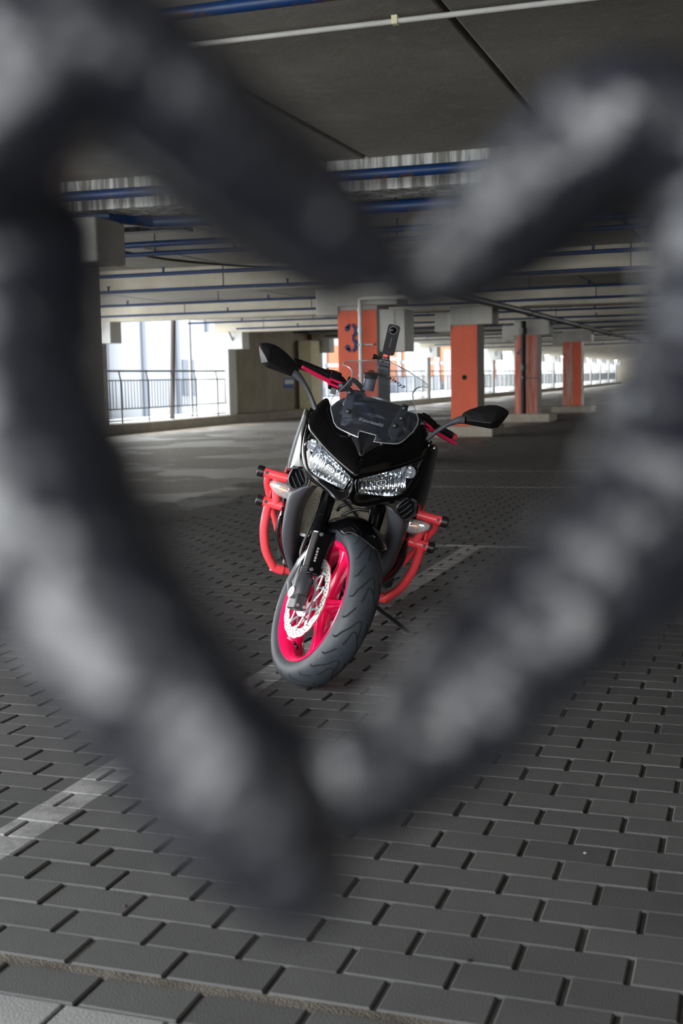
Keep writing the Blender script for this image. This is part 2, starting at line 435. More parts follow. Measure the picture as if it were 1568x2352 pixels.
def asphalt_mat():
    m, nt, p = new_mat('patched wet asphalt')
    geo = N(nt, 'NewGeometry')
    def noise(scale, det, rough, vec):
        n = N(nt, 'TexNoise'); n.inputs['Scale'].default_value = scale; n.inputs['Detail'].default_value = det; n.inputs['Roughness'].default_value = rough
        nt.links.new(vec, n.inputs['Vector']); return n.outputs[0]
    def rng_(sock, a0, a1, b0=0.0, b1=1.0):
        r = N(nt, 'MapRange'); r.inputs[1].default_value = a0; r.inputs[2].default_value = a1; r.inputs[3].default_value = b0; r.inputs[4].default_value = b1
        nt.links.new(sock, r.inputs[0]); return r.outputs[0]
    pos = geo.outputs['Position']
    mpn = N(nt, 'Mapping'); mpn.inputs['Scale'].default_value = (0.75, 0.55, 1)
    nt.links.new(pos, mpn.inputs[0])
    fine = noise(22, 6, 0.7, pos)
    patch = rng_(noise(0.9, 7, 0.55, mpn.outputs[0]), 0.49, 0.53)
    base = N(nt, 'MixRGB'); base.inputs[1].default_value = (0.13, 0.118, 0.102, 1); base.inputs[2].default_value = (0.25, 0.235, 0.21, 1)
    nt.links.new(rng_(fine, 0.35, 0.65), base.inputs[0])
    top = N(nt, 'MixRGB'); top.inputs[2].default_value = (0.30, 0.29, 0.275, 1)
    nt.links.new(patch, top.inputs[0]); nt.links.new(base.outputs[0], top.inputs[1])
    # crumbled dark gravel along the broken edge by the pavers
    s = N(nt, 'SeparateXYZ'); nt.links.new(pos, s.inputs[0])
    wob = N(nt, 'Math', operation='MULTIPLY_ADD'); wob.inputs[1].default_value = 1.6
    nt.links.new(noise(1.1, 7, 0.6, pos), wob.inputs[0]); nt.links.new(s.outputs[0], wob.inputs[2])
    edge = rng_(wob.outputs[0], -4.15, -4.05)
    grav = N(nt, 'MixRGB'); grav.inputs[1].default_value = (0.020, 0.018, 0.016, 1); grav.inputs[2].default_value = (0.13, 0.12, 0.105, 1)
    nt.links.new(rng_(noise(60, 3, 0.6, pos), 0.45, 0.65), grav.inputs[0])
    mx = N(nt, 'MixRGB')
    nt.links.new(edge, mx.inputs[0]); nt.links.new(top.outputs[0], mx.inputs[1]); nt.links.new(grav.outputs[0], mx.inputs[2])
    # sandy dust against the kerb
    dust = N(nt, 'MixRGB'); dust.inputs[2].default_value = (0.42, 0.35, 0.26, 1)
    w2 = N(nt, 'Math', operation='MULTIPLY_ADD'); w2.inputs[1].default_value = 2.0
    nt.links.new(noise(1.6, 6, 0.6, pos), w2.inputs[0]); nt.links.new(s.outputs[0], w2.inputs[2])
    nt.links.new(rng_(w2.outputs[0], -11.3, -10.2, 0.9, 0.0), dust.inputs[0]); nt.links.new(mx.outputs[0], dust.inputs[1])
    nt.links.new(dust.outputs[0], p.inputs['Base Color'])
    nt.links.new(rng_(patch, 0, 1, 0.75, 0.45), p.inputs['Roughness'])
    bp = N(nt, 'Bump'); bp.inputs['Strength'].default_value = 0.45; bp.inputs['Distance'].default_value = 0.012
    h = N(nt, 'Math', operation='ADD'); nt.links.new(fine, h.inputs[0]); nt.links.new(patch, h.inputs[1])
    nt.links.new(h.outputs[0], bp.inputs['Height']); nt.links.new(bp.outputs[0], p.inputs['Normal'])
    return m
K['asphalt'] = asphalt_mat()

# ------------------------------------------------------------------ floor and pavers
def flat(name, x0, x1, y0, y1, z, mat, parent=None):
    b = MB(); b.add([(x0, y0, z), (x1, y0, z), (x1, y1, z), (x0, y1, z)], [(0, 1, 2, 3)])
    return b.build(name, mat, parent, smooth=0)

floor = MB().box(-12.6, 7.0, -9.0, 125.0, -0.30, -0.0065).build('floor', K['sand'], smooth=0)
tag(floor, kind='structure')

PV = 0.1043
def paver_shape(L, Wd, ch=0.0045, h=0.012):
    x, y = L / 2, Wd / 2
    vv = [(-x, -y, -h), (x, -y, -h), (x, y, -h), (-x, y, -h), (-x, -y, -ch), (x, -y, -ch), (x, y, -ch), (-x, y, -ch),
          (-x + ch, -y + ch, 0), (x - ch, -y + ch, 0), (x - ch, y - ch, 0), (-x + ch, y - ch, 0)]
    ff = [(8, 9, 10, 11)]
    for i in range(4):
        j = (i + 1) % 4
        ff += [(4 + i, 4 + j, 8 + j, 8 + i), (i, j, 4 + j, 4 + i)]
    return vv, ff

pv_v, pv_f = paver_shape(0.190, 0.1025, 0.0035)
pme = MB().add(pv_v, pv_f).build('paver', K['paver'], floor, smooth=0)
pv_mesh = pme.data
spots = []
r = -1
y = 1.877 - PV - 0.030
while y < 46.0:
    yc = y + PV / 2
    off = -0.198 + (0.1 if r % 2 else 0.0) + 0.0025 * r + 0.1
    i0 = int((max(-4.25, -0.72 * yc - 0.6) - off) / 0.2) - 1
    i1 = int((min(1.6, -0.03 * yc + 1.2) - off) / 0.2) + 1
    for i in range(i0, i1 + 1):
        xc = off + 0.2 * i
        if xc < -4.28 + 0.16 * math.sin(yc * 2.3) + 0.1 * math.sin(yc * 7.1): continue
        spots.append((xc + random.uniform(-.0015, .0015), yc, r))
    y += PV + (0.030 if r == -1 else 0)
    r += 1
def seen(s):
    p = V((s[0], s[1], 0)) - CAM_P
    d = p.dot(FWD)
    return d > 0.3 and abs(p.dot(RT) / d) < 784 / 2780 + .02 and abs(p.dot(UP) / d) < 1176 / 2780 + .03
vis = sorted([s for s in spots if seen(s)], key=lambda s: (V((s[0], s[1], 0)) - CAM_P).length)
near = set(vis[:298])
first = True
rest = MB()
for s in spots:
    tz = random.uniform(-.0012, .0008)
    rx, ry = random.uniform(-.006, .006), random.uniform(-.006, .006)
    mm = M.Translation((s[0], s[1], tz)) @ M.Rotation(rx, 4, 'X') @ M.Rotation(ry, 4, 'Y')
    if s in near:
        o = pme if first else bpy.data.objects.new('paver', pv_mesh)
        if not first: link(o, floor)
        o.matrix_local = mm
        first = False
    else:
        rest.add(pv_v, pv_f, mm)
o = rest.build('paving', K['paver'], floor, smooth=0)
tag(o, kind='stuff')
# light pavers at the near edge, and the gritty gap beside them
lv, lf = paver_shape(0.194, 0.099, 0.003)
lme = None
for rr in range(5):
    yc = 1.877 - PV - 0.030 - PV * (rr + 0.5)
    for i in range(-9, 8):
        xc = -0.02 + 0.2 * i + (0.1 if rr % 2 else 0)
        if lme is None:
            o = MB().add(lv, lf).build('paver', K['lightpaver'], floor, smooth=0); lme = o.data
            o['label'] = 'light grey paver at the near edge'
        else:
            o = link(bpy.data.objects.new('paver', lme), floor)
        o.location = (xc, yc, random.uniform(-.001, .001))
b = MB(); b.box(-2.2, 1.6, 1.846, 1.878, -0.02, -0.004)
b.build('joint_dirt', K['dirt'], floor, smooth=0)

# asphalt lane by the facade with a crumbling edge
b = MB()
ys = [2.0 + 0.25 * i for i in range(180)] + [47 + i for i in range(0, 78, 3)]
rng = random.Random(3)
L_, R_ = [], []
for yy in ys:
    e = -4.30 + 0.16 * math.sin(yy * 2.3) + 0.1 * math.sin(yy * 7.1) + rng.uniform(-.07, .05)
    L_.append((-12.6, yy, -0.002)); R_.append((e, yy, -0.002))
n_ = len(ys)
b.add(L_ + R_, [(i, n_ + i, n_ + i + 1, i + 1) for i in range(n_ - 1)])
b.build('asphalt_lane', K['asphalt'], floor, smooth=0)

# ------------------------------------------------------------------ ceiling: slab panels and beams
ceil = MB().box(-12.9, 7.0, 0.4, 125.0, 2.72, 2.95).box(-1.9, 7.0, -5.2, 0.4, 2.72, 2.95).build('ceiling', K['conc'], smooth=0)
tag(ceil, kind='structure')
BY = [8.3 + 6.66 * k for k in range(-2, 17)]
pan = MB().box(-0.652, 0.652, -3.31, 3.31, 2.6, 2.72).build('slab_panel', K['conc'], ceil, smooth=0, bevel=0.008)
first = True
for k, by in enumerate(BY[:-1]):
    for i in range(-8, 7):
        if k == 0 and i < 1: continue
        o = pan if first else link(bpy.data.objects.new('slab_panel', pan.data), ceil)
        if not first:
            md = o.modifiers.new('bevel', 'BEVEL'); md.width = 0.008; md.segments = 2; md.limit_method = 'ANGLE'
        o.location = (-1.25 - 0.665 + 1.335 * i, by + 3.33, random.uniform(0, .006))
        first = False
bm0 = MB().box(-12.9, 7.0, 0.0, 0.42, 2.30, 2.63).build('beam', K['beamc'], ceil, smooth=0, bevel=0.012)
for k, by in enumerate(BY):
    if k == 2:
        o = MB().box(-12.9, 7.0, 0.0, 0.42, 2.385, 2.63).build('beam', K['dripc'], ceil, smooth=0, bevel=0.012)
        o['label'] = 'beam with white drip stains'
    elif k < 2: continue
    else:
        o = bm0 if k == 3 else link(bpy.data.objects.new('beam', bm0.data), ceil)
    o.location = (0, by, 0)

# ------------------------------------------------------------------ columns
def column(label, x0, x1, yf, paint=None, ztop=2.0, dp=0.55, ped=(0.3, 0.32), cap=True, body=None):
    t = empty('concrete_column', label, 'column', ((x0 + x1) / 2, yf + dp / 2, 0), 'concrete columns')
    ox, oy = (x0 + x1) / 2, yf + dp / 2
    hw = (x1 - x0) / 2
    body = body or K['pillar']
    MB().box(-hw, hw, -dp / 2, dp / 2, 0.0, 2.34).build('shaft', body, t, smooth=0, bevel=0.012)
    if paint is not None:
        MB().box(-hw - .002, hw - .01, -dp / 2 - .008, -dp / 2 + 0.02, 0.19, ztop).build('painted_face', paint, t, smooth=0, bevel=0.004)
    MB().box(-hw - ped[0], hw + ped[1], -dp / 2 - .28, dp / 2 + .25, -0.01, 0.19).build('pedestal', K['kerb'], t, smooth=0, bevel=0.03)
    if cap:
        MB().box(-hw - .01, hw + 0.28, -dp / 2 - .05, dp / 2 - .06, 2.0, 2.335).build('corbel', body, t, smooth=0, bevel=0.02)
        MB().box(-hw - 0.29, -hw + .02, -dp / 2 - .03, dp / 2 - .06, 1.89, 2.24).build('corbel', body, t, smooth=0, bevel=0.02)
    return t

c0 = column('bare grey concrete column at the left edge, nearest the camera', -5.5, -5.0, 8.30, None, dp=0.47, ped=(0.3, 0.0), body=K['pillar'])
MB().box(-.25, 0.75, -.50, -.36, -0.01, 0.19).build('pedestal', K['kerb'], c0, smooth=0, bevel=0.02)
MB().box(0.752, 0.765, -.50, -.36, 0.0, 0.185).build('painted_end', K['yellow'], c0, smooth=0)['label'] = 'yellow painted end of the pedestal'
c3 = column('orange concrete column stencilled with a navy 3', -5.06, -4.53, 14.9, K['orange'], 1.95)
c1 = column('orange concrete column with a round black spot, behind the right mirror', -5.19, -4.69, 21.6, K['orange'], 2.0)
c2 = column('orange concrete column behind the black downpipe', -5.27, -4.73, 28.3, K['orangeworn'], 2.03)
c4 = column('narrow scuffed orange concrete column, furthest right of the row', -5.14, -4.61, 35.0, K['orange'], 2.05)
MB().box(-.262, .03, -.292, -.28, .2, 2.02).build('worn_paint', K['orangeworn'], c4, smooth=0)
# round spot
MB().lathe([(0, -.006), (.045, -.006), (.045, 0), (0, 0)], 20, M.Translation((0.0, -.284, 1.06)) @ M.Identity(4), axis='y').build('dark_spot', K['groove'], c1, smooth=0)

# stencil numerals
def arc_strip(b, cx, cz, ro, ri, a0, a1, y0, y1, n=14, sx_=1.0):
    ring = []
    for i in range(n + 1):
        a = math.radians(a0 + (a1 - a0) * i / n)
        c, s = math.cos(a) * sx_, math.sin(a)
        ring.append([(cx + ro * c, y0, cz + ro * s), (cx + ri * c, y0, cz + ri * s), (cx + ri * c, y1, cz + ri * s), (cx + ro * c, y1, cz + ro * s)])
    b.loft(ring)
b = MB()
def crescent(cz, a0, a1, n=16):
    ring = []
    for i in range(n + 1):
        a = math.radians(a0 + (a1 - a0) * i / n)
        po = (.092 * math.cos(a), cz + .097 * math.sin(a)); pi_ = (.034 * math.cos(a), cz + .053 * math.sin(a))
        ring.append([(po[0], 0, po[1]), (pi_[0], 0, pi_[1]), (pi_[0], .004, pi_[1]), (po[0], .004, po[1])])
    b.loft(ring)
for cz, lo_, hi_ in ((.090, -84, 80), (-.090, -80, 84)):
    crescent(cz, lo_, hi_)
crescent(.090, 100, 150); crescent(-.090, -150, -100)
for sg in (1, -1):
    b.lathe([(0, 0), (.034, 0), (.034, .004), (0, .004)], 16, M.Translation((-.056, 0, sg * .118)), axis='y')
o = b.build('numeral', K['navy'], c3, smooth=0); o.location = (-0.082, -0.288, 1.595); o['label'] = 'navy stencilled 3'
b = MB()
b.add([(-.07, 0, -.03), (.075, 0, -.03), (.075, 0, -.005), (-.07, 0, -.005), (-.07, 0, -.005), (.02, 0, .11), (.045, 0, .11), (-.035, 0, -.005), (.02, 0, -.11), (.05, 0, -.11), (.05, 0, .11), (.02, 0, .11)], [(0, 1, 2, 3), (4, 7, 6, 5), (8, 9, 10, 11)])
o = b.build('numeral', K['navy'], c2, smooth=0, solid=.004); o.location = (-0.145, -0.290, 1.6); o['label'] = 'navy stencilled 4'

# cabinet on column 3, pipes
t = empty('electrical_cabinet', 'grey electrical cabinet on the side of the column marked 3', 'cabinet', (-4.42, 14.95, 1.68))
MB().box(-.11, .235, 0, .44, -.27, .27).build('body', K['cab'], t, smooth=0, bevel=0.006)
MB().box(-.10, .105, -.012, 0, -.26, .26).build('door', K['cab'], t, smooth=0, bevel=0.003)

t = empty('drain_pipe', 'white plastic drain pipe on the front of the column marked 3', 'pipe', (-4.73, 14.8, 0))
MB().tube([(0, 0, .19), (0, 0, 2.02), (0, 0, 2.08), (.05, 0, 2.09), (.62, 0.02, 2.09)], .026, 14).build('pipe_run', K['whitep'], t)
for z, h in ((1.93, .03), (1.66, .05), (1.10, .03)):
    MB().cyl((0, 0, z), (0, 0, z + h), .036, 16).build('coupling', K['whitep'], t)
MB().box(.02, .17, -.005, .07, 1.495, 1.51).box(-.03, .03, -.03, .07, 1.49, 1.515).build('clamp', K['gal'], t, smooth=0)

t = empty('downpipe', 'black cast downpipe in front of the column stencilled 4', 'pipe', (-5.03, 28.08, 0))
MB().cyl((0, 0, .19), (0, 0, 2.32), .062, 16).build('pipe_run', K['black'], t)
for z, h, rr in ((2.02, .14, .085), (1.20, .12, .08), (1.0, .05, .075)):
    MB().cyl((0, 0, z), (0, 0, z + h), rr, 16).build('collar', K['casting'], t)
MB().box(.05, .42, -.01, .02, .995, 1.015).build('bracket', K['casting'], t, smooth=0)

t = empty('overhead_drain', 'dark drainage pipe running away under the ceiling beyond the right mirror', 'pipe', (-3.95, 9.5, 2.22))
MB().cyl((0.0, 0, 0.0), (0, 38, 0.03), .055, 16).build('pipe_run', K['dark'], t)
for y_ in (6.0, 13.2, 19.8, 26.5, 33):
    MB().box(-.012, .012, y_ - .012, y_ + .012, 0, .40).build('hanger', K['dark'], t, smooth=0)
    MB().cyl((0, y_ - .03, 0), (0, y_ + .03, 0), .066, 16).build('collar', K['dark'], t)

# ------------------------------------------------------------------ sprinkler pipes under the ceiling
ordn = ['nearest the camera', 'second from the camera', 'third from the camera', 'fourth from the camera', 'fifth from the camera', 'sixth from the camera',
        'seventh from the camera', 'eighth from the camera', 'ninth from the camera', 'tenth from the camera', 'eleventh from the camera', 'twelfth from the camera',
        'thirteenth from the camera', 'fourteenth from the camera', 'fifteenth from the camera', 'sixteenth from the camera', 'seventeenth from the camera', 'eighteenth from the camera']
PIPES = [(4.19, 2.42, .024), (7.85, 2.42, .036), (8.96, 2.36, .05), (10.5, 2.38, .03), (11.45, 2.40, .024), (13.6, 2.40, .024), (14.72, 2.30, .022), (18.75, 2.40, .022), (21.38, 2.385, .022),
         (25.3, 2.40, .022), (28.05, 2.37, .022), (32.0, 2.40, .022), (34.7, 2.37, .022), (38.6, 2.40, .022), (41.35, 2.37, .022), (45.3, 2.40, .022), (48.0, 2.37, .022), (54.7, 2.37, .022)]
for k, (y_, z_, r_) in enumerate(PIPES):
    lab = 'blue sprinkler pipe crossing under the ceiling, ' + ordn[k]
    x0 = -12.2 if y_ > 9.2 else (-6.0 if k else -4.4)
    x1 = 5.5
    t = empty('sprinkler_pipe', lab, 'pipe', (0, y_, z_), 'blue sprinkler pipes')
    if k == 2:
        MB().tube([(-6, -.45, .02), (-5.0, -.45, .02), (-4.78, -.42, .015), (-4.6, -.04, 0), (-4.4, 0, 0), (5.5, 0, 0)], r_, 14).build('pipe_run', K['blue'], t)
    else:
        MB().cyl((x0, 0, 0), (x1, 0, 0), r_, 14).build('pipe_run', K['blue'], t)
    dx = 2.6 if k < 10 else 3.6
    xx = -1.37 - dx * 6 + (k % 3) * .7
    rods = 0
    while xx < 3.5:
        if xx > x0 + .2 and abs(xx + 4.95) > .5:
            MB().cyl((xx, 0, 0), (xx, 0, 2.6 - z_ + .01), .008, 8).build('hanger_rod', K['dark'], t)
            if k > 3:
                MB().cyl((xx + .9, 0, r_ * .5), (xx + .9, 0, .07), .016, 8).lathe([(0, .07), (.03, .07), (.03, .078), (0, .078)], 10, M.Translation((xx + .9, 0, 0))).build('sprinkler_head', K['blue'], t)
        xx += dx
# grey conduit with clips
t = empty('conduit', 'pale grey conduit clipped straight across the ceiling at top', 'pipe', (0, 5.13, 2.578))
MB().cyl((-4.0, 0, 0), (3, 0, 0), .012, 12).build('conduit_tube', K['whitep'], t)
for x_ in (-2.85, -1.46, -0.47, .5):
    MB().box(x_ - .013, x_ + .013, -.016, .016, -.014, .022).build('clip', K['cream'], t, smooth=0)
for x_, lb in ((-1.31, 'empty pipe clip left on the ceiling near the top middle'), (-0.66, 'empty pipe clip left on the ceiling near the top right')):
    o = MB().box(-.012, .012, -.02, .02, -.016, 0).box(-.012, -.007, -.02, .02, -.028, -.014).box(.007, .012, -.02, .02, -.028, -.014).build('pipe_clip', K['cream'], None, smooth=0)
    o.location = (x_, 4.58, 2.6); tag(o, lb, 'clip')
# slack cable under the left ceiling
o = MB().tube([(-6.75, 12.4, 2.55), (-6.6, 13.3, 2.53), (-6.1, 14.0, 2.50), (-5.6, 14.55, 2.50)], .014, 8, n=8).build('ceiling_cable', K['dark'])
tag(o, 'slack dark cable drooping under the left ceiling', 'cable')
# cable tray by the near column
K['gald'] = pmat('dull dark galvanised', (0.07, 0.07, 0.07), 0.5, metal=0.3)
t = empty('cable_tray', 'perforated grey cable tray at the top of the nearest left column', 'tray', (-4.9, 9.2, 2.33))
MB().box(-1.2, .5, -.07, .07, -.012, -.006).box(-1.2, .5, -.072, -.066, -.012, .03).box(-1.2, .5, .066, .072, -.012, .03).build('tray', K['gald'], t, smooth=0)
MB().box(.36, .5, -.09, .09, -.02, .03).box(.44, .47, -.02, .02, 0, .27).build('bracket', K['gald'], t, smooth=0, bevel=.004)
for i in range(9):
    MB().box(-.55 + .1 * i, -.51 + .1 * i, -.075, -.0725, .0, .015).build('slot', K['groove'], t, smooth=0)

# ------------------------------------------------------------------ facade on the left
FX = -12.6
kerb = MB().box(FX - .4, FX + .12, -9, 125, -.05, .22).build('trim_1', K['kerb'], smooth=0, bevel=0.02)
tag(kerb, kind='structure')
PY = [21.75 + 6.66 * k for k in range(-3, 16)]
nth = ['first', 'second', 'third', 'fourth', 'fifth', 'sixth', 'seventh', 'eighth', 'ninth', 'tenth', 'eleventh', 'twelfth', 'thirteenth', 'fourteenth']
for k, py in enumerate(PY):
    if k < 3: continue
    lab = 'distant pale concrete facade pillar, %s beyond the one by the cream box' % nth[k - 6] if not 3 <= k <= 5 else ['pale concrete facade pillar left of the wide bright opening', 'pale concrete facade pillar right of the wide bright opening', 'pale concrete facade pillar beyond the cream box'][k - 3]
    t = empty('facade_pillar', lab, 'pillar', (FX, py, .22), 'facade pillars')
    MB().box(-.95 if k >= 4 else -.5, 0, 0, .5, 0, 2.10).build('shaft', K['pale'] if k >= 4 else K['pillar'], t, smooth=0, bevel=0.012)
    MB().box(-.25, .42, -.06, .4, 1.66, 2.09).build('corbel', K['pale'], t, smooth=0, bevel=.015)
    MB().tube([(.15, -.25, 2.08), (.15, -.02, 1.84), (.15, .35, 1.84), (.15, .55, 2.02)], .03, 4).build('tray_bracket', K['gal'], t, smooth=0)

# railings bay by bay
def railing(y0, y1, label, group, single):
    t = empty('railing', label, 'railing', (FX - .12, y0, .2), group)
    Lr = y1 - y0
    n = max(2, round(Lr / 1.28))
    for nm, z, r_ in (('top_rail', 1.135, .022), ('rail', .935, .014), ('rail', .325, .014), ('rail', .075, .012)):
        MB().cyl((0, 0, z), (0, Lr, z), r_, 8).build(nm, K['railm'], t)
    bb = MB()
    for i in range(n):
        ya = Lr * (i + .55) / n
        MB().tube([(.05, ya, 0), (.05, ya, .8), (.045, ya, .95), (0.01, ya, 1.12)], .022, 6, sq=(1, .6)).build('post', K['railm'], t)
        for j in range(1, 9):
            yb = ya + Lr / n * j / 9
            if yb > Lr: yb -= Lr
            if single: MB().cyl((0, yb, .325), (0, yb, .935), .009, 6).build('baluster', K['railm'], t)
            else: bb.cyl((0, yb, .325), (0, yb, .935), .009, 4)
    if not single: tag(bb.build('balusters', K['railm'], t), kind='stuff')
railing(PY[3] + .5, PY[4] - .02, 'grey metal railing across the wide bright opening at left', 'railings', True)
for k in range(5, len(PY) - 1):
    railing(PY[k] + .5, PY[k + 1] - .02, 'grey metal railing in the %s bright opening beyond the cream box' % nth[k - 5], 'distant railings', False)

wl = MB().box(FX - .45, FX - .22, PY[4] + .5, PY[5], .0, 2.62).build('wall_left', K['darkwall'], smooth=0)
tag(wl, kind='structure')
wr = MB().box(7.0, 7.3, -5.4, 36, -.1, 2.9).box(7.0, 7.3, 49, 125, -.1, 2.9).box(7.0, 7.3, 36, 49, -.1, .25).box(7.0, 7.3, 36, 49, 2.3, 2.9).build('wall_right', K['darkwall'], smooth=0)  # unseen wall; its gap is added to light the far left wall
tag(wr, kind='structure')
wf = MB().box(4.0, 7.0, -5.4, -5.1, -.1, 2.9).box(-1.9, 4.0, -5.4, -5.1, -.1, .35).box(-1.9, 4.0, -5.4, -5.1, 2.45, 2.9).build('added_wall_front', K['rearwall'], smooth=0)  # unseen wall added to block light from behind; its gap lets some through
tag(wf, kind='structure')
we = MB().box(-12.9, 7.3, 125, 125.3, -.1, 2.9).build('wall_back', K['darkwall'], smooth=0)
tag(we, kind='structure')
t = empty('cream_box', 'tall cream painted metal box standing by the dark wall', 'box', (FX + .06, 34.2, 0))
MB().box(-.20, .20, -.40, .35, 0.0, 2.22).build('body', K['cream'], t, smooth=0, bevel=.01)
MB().box(-.16, .16, -.41, -.40, .25, 2.1).build('door', K['cream'], t, smooth=0, bevel=.004)
o = MB().box(-.01, .01, -.38, .38, -.14, .14).build('sign', pmat('blue sign', (.05, .12, .4), .5), None, smooth=0); o.location = (FX - .21, 33.15, .98)
tag(o, 'blue and white sign on the dark wall beside the left mirror', 'sign')
MB().box(.011, .013, -.35, .35, -.02, .10).build('panel', K['white'], o, smooth=0)['label'] = 'white upper band'
o = MB().box(-.05, .05, -.10, .10, -.08, .08).build('alarm_box', K['alarm'], None, smooth=0, bevel=.01); o.location = (FX - .17, 34.9, 2.36)
tag(o, 'small red alarm box high on the dark wall', 'alarm')
o = MB().cyl((0, 0, 0), (0, .3, 3.1), .06, 10).build('steel_post', K['rustpost']); o.location = (FX - .75, 26.6, -.2)
tag(o, 'slanting brown steel post outside the wide opening', 'post')
o = MB().cyl((0, 0, 0), (0, 0, 3.1), .04, 10).build('rain_pipe', K['gal']); o.location = (FX - .75, 27.75, -.2)
tag(o, 'thin grey rain pipe outside the wide opening', 'pipe')

# ------------------------------------------------------------------ outside
og = MB().box(-160, -13.0, -60, 400, -.6, -.45).box(-13.0, 60, -60, -9.0, -.6, -.02).build('ground', K['extground'], smooth=0)
tag(og, kind='structure')
t = empty('pale_building', 'overexposed pale building outside the wide opening', 'building', (-26, 44, -.45))
MB().box(-8, 0, -9, 24, 0, 14).build('wall', K['extwhite'], t, smooth=0)
for i in range(9):
    MB().box(0, .12, -8.6 + 3.4 * i, -8.3 + 3.4 * i, 0, 14).build('rib', K['extgrey'], t, smooth=0)
for i in (2, 5):
    MB().box(0, .06, -7.9 + 3.4 * i, -5.6 + 3.4 * i, .9, 2.6).build('window', K['extgrey'], t, smooth=0)
t = empty('orange_building', 'orange and white building seen through the far openings', 'building', (-34, 118, -.45))
MB().box(-8, 0, -40, 55, 0, 7).build('wall', K['extwhite'], t, smooth=0)
for i, (ya, yb, za, zb) in enumerate(((-38, -24, .9, 4.2), (-21, -8, 1.0, 4.4), (-6, 0, 1.2, 5.6), (2, 15, 1.6, 4.6), (18, 30, 1.0, 5.2), (33, 39, 1.0, 5.6), (43, 50, 1.2, 4.8))):
    MB().box(0, .15, ya, yb, za, zb).build('orange_panel', K['extorange'], t, smooth=0)
    MB().box(.15, .22, ya - .4, yb + .4, (za + zb) / 2 - .15, (za + zb) / 2 + .15).build('band', K['extwhite'], t, smooth=0)
for i in range(8):
    MB().box(0, .2, -36 + 11 * i, -33 + 11 * i, .1, .8).build('window', K['extgrey'], t, smooth=0)

MB().box(-12.6, -2.3, -9, 1.2, -.02, -.001).build('apron', K['asphalt'], floor, smooth=0)
# bits on the floor
for x_, y_, c, lb, rad in ((-0.478, 2.09, K['groove'], 'small black pebble on the pavers at bottom centre', .006), (-1.21, 2.12, K['rustpost'], 'tiny brown leaf scrap on the pavers at lower left', .005), (-0.34, 2.66, K['lightpaver'], 'tiny pale pebble on the pavers at lower right', .005)):
    o = MB().sphere((0, 0, 0), (rad, rad * .8, rad * .5), 6).build('pebble', c); o.location = (x_, y_, rad * .4)
    tag(o, lb, 'pebble')
# ================================================================== motorcycle
# bike frame: x forward, y to its left, z up along the leaning frame
psi, phi, steer = math.radians(-15.07), math.radians(16.34), math.radians(27.76)
h_ = V((-math.sin(psi), -math.cos(psi), 0)); l_ = V((0, 0, 1)).cross(h_)
Lx = l_ * math.cos(phi) - V((0, 0, 1)) * math.sin(phi)
Ux = V((0, 0, 1)) * math.cos(phi) + l_ * math.sin(phi)
bike = empty('motorcycle', 'black faired motorcycle with pink wheels and coral crash bars leaning on its side stand', 'motorcycle')
bike.matrix_world = M(((h_.x, Lx.x, Ux.x, -1.522), (h_.y, Lx.y, Ux.y, 3.969), (h_.z, Lx.z, Ux.z, -0.006), (0, 0, 0, 1)))
rake = math.radians(24.5)
AX = V((-math.sin(rake), 0, math.cos(rake)))
MS = M.Translation((.102, 0, 0)) @ M.Rotation(steer, 4, AX) @ M.Translation((-.102, 0, 0))
MW = MS @ M.Translation((0, 0, .3))
MR = M.Translation((-1.445, 0, .3))

def mirror_y(p): return (p[0], -p[1], p[2])

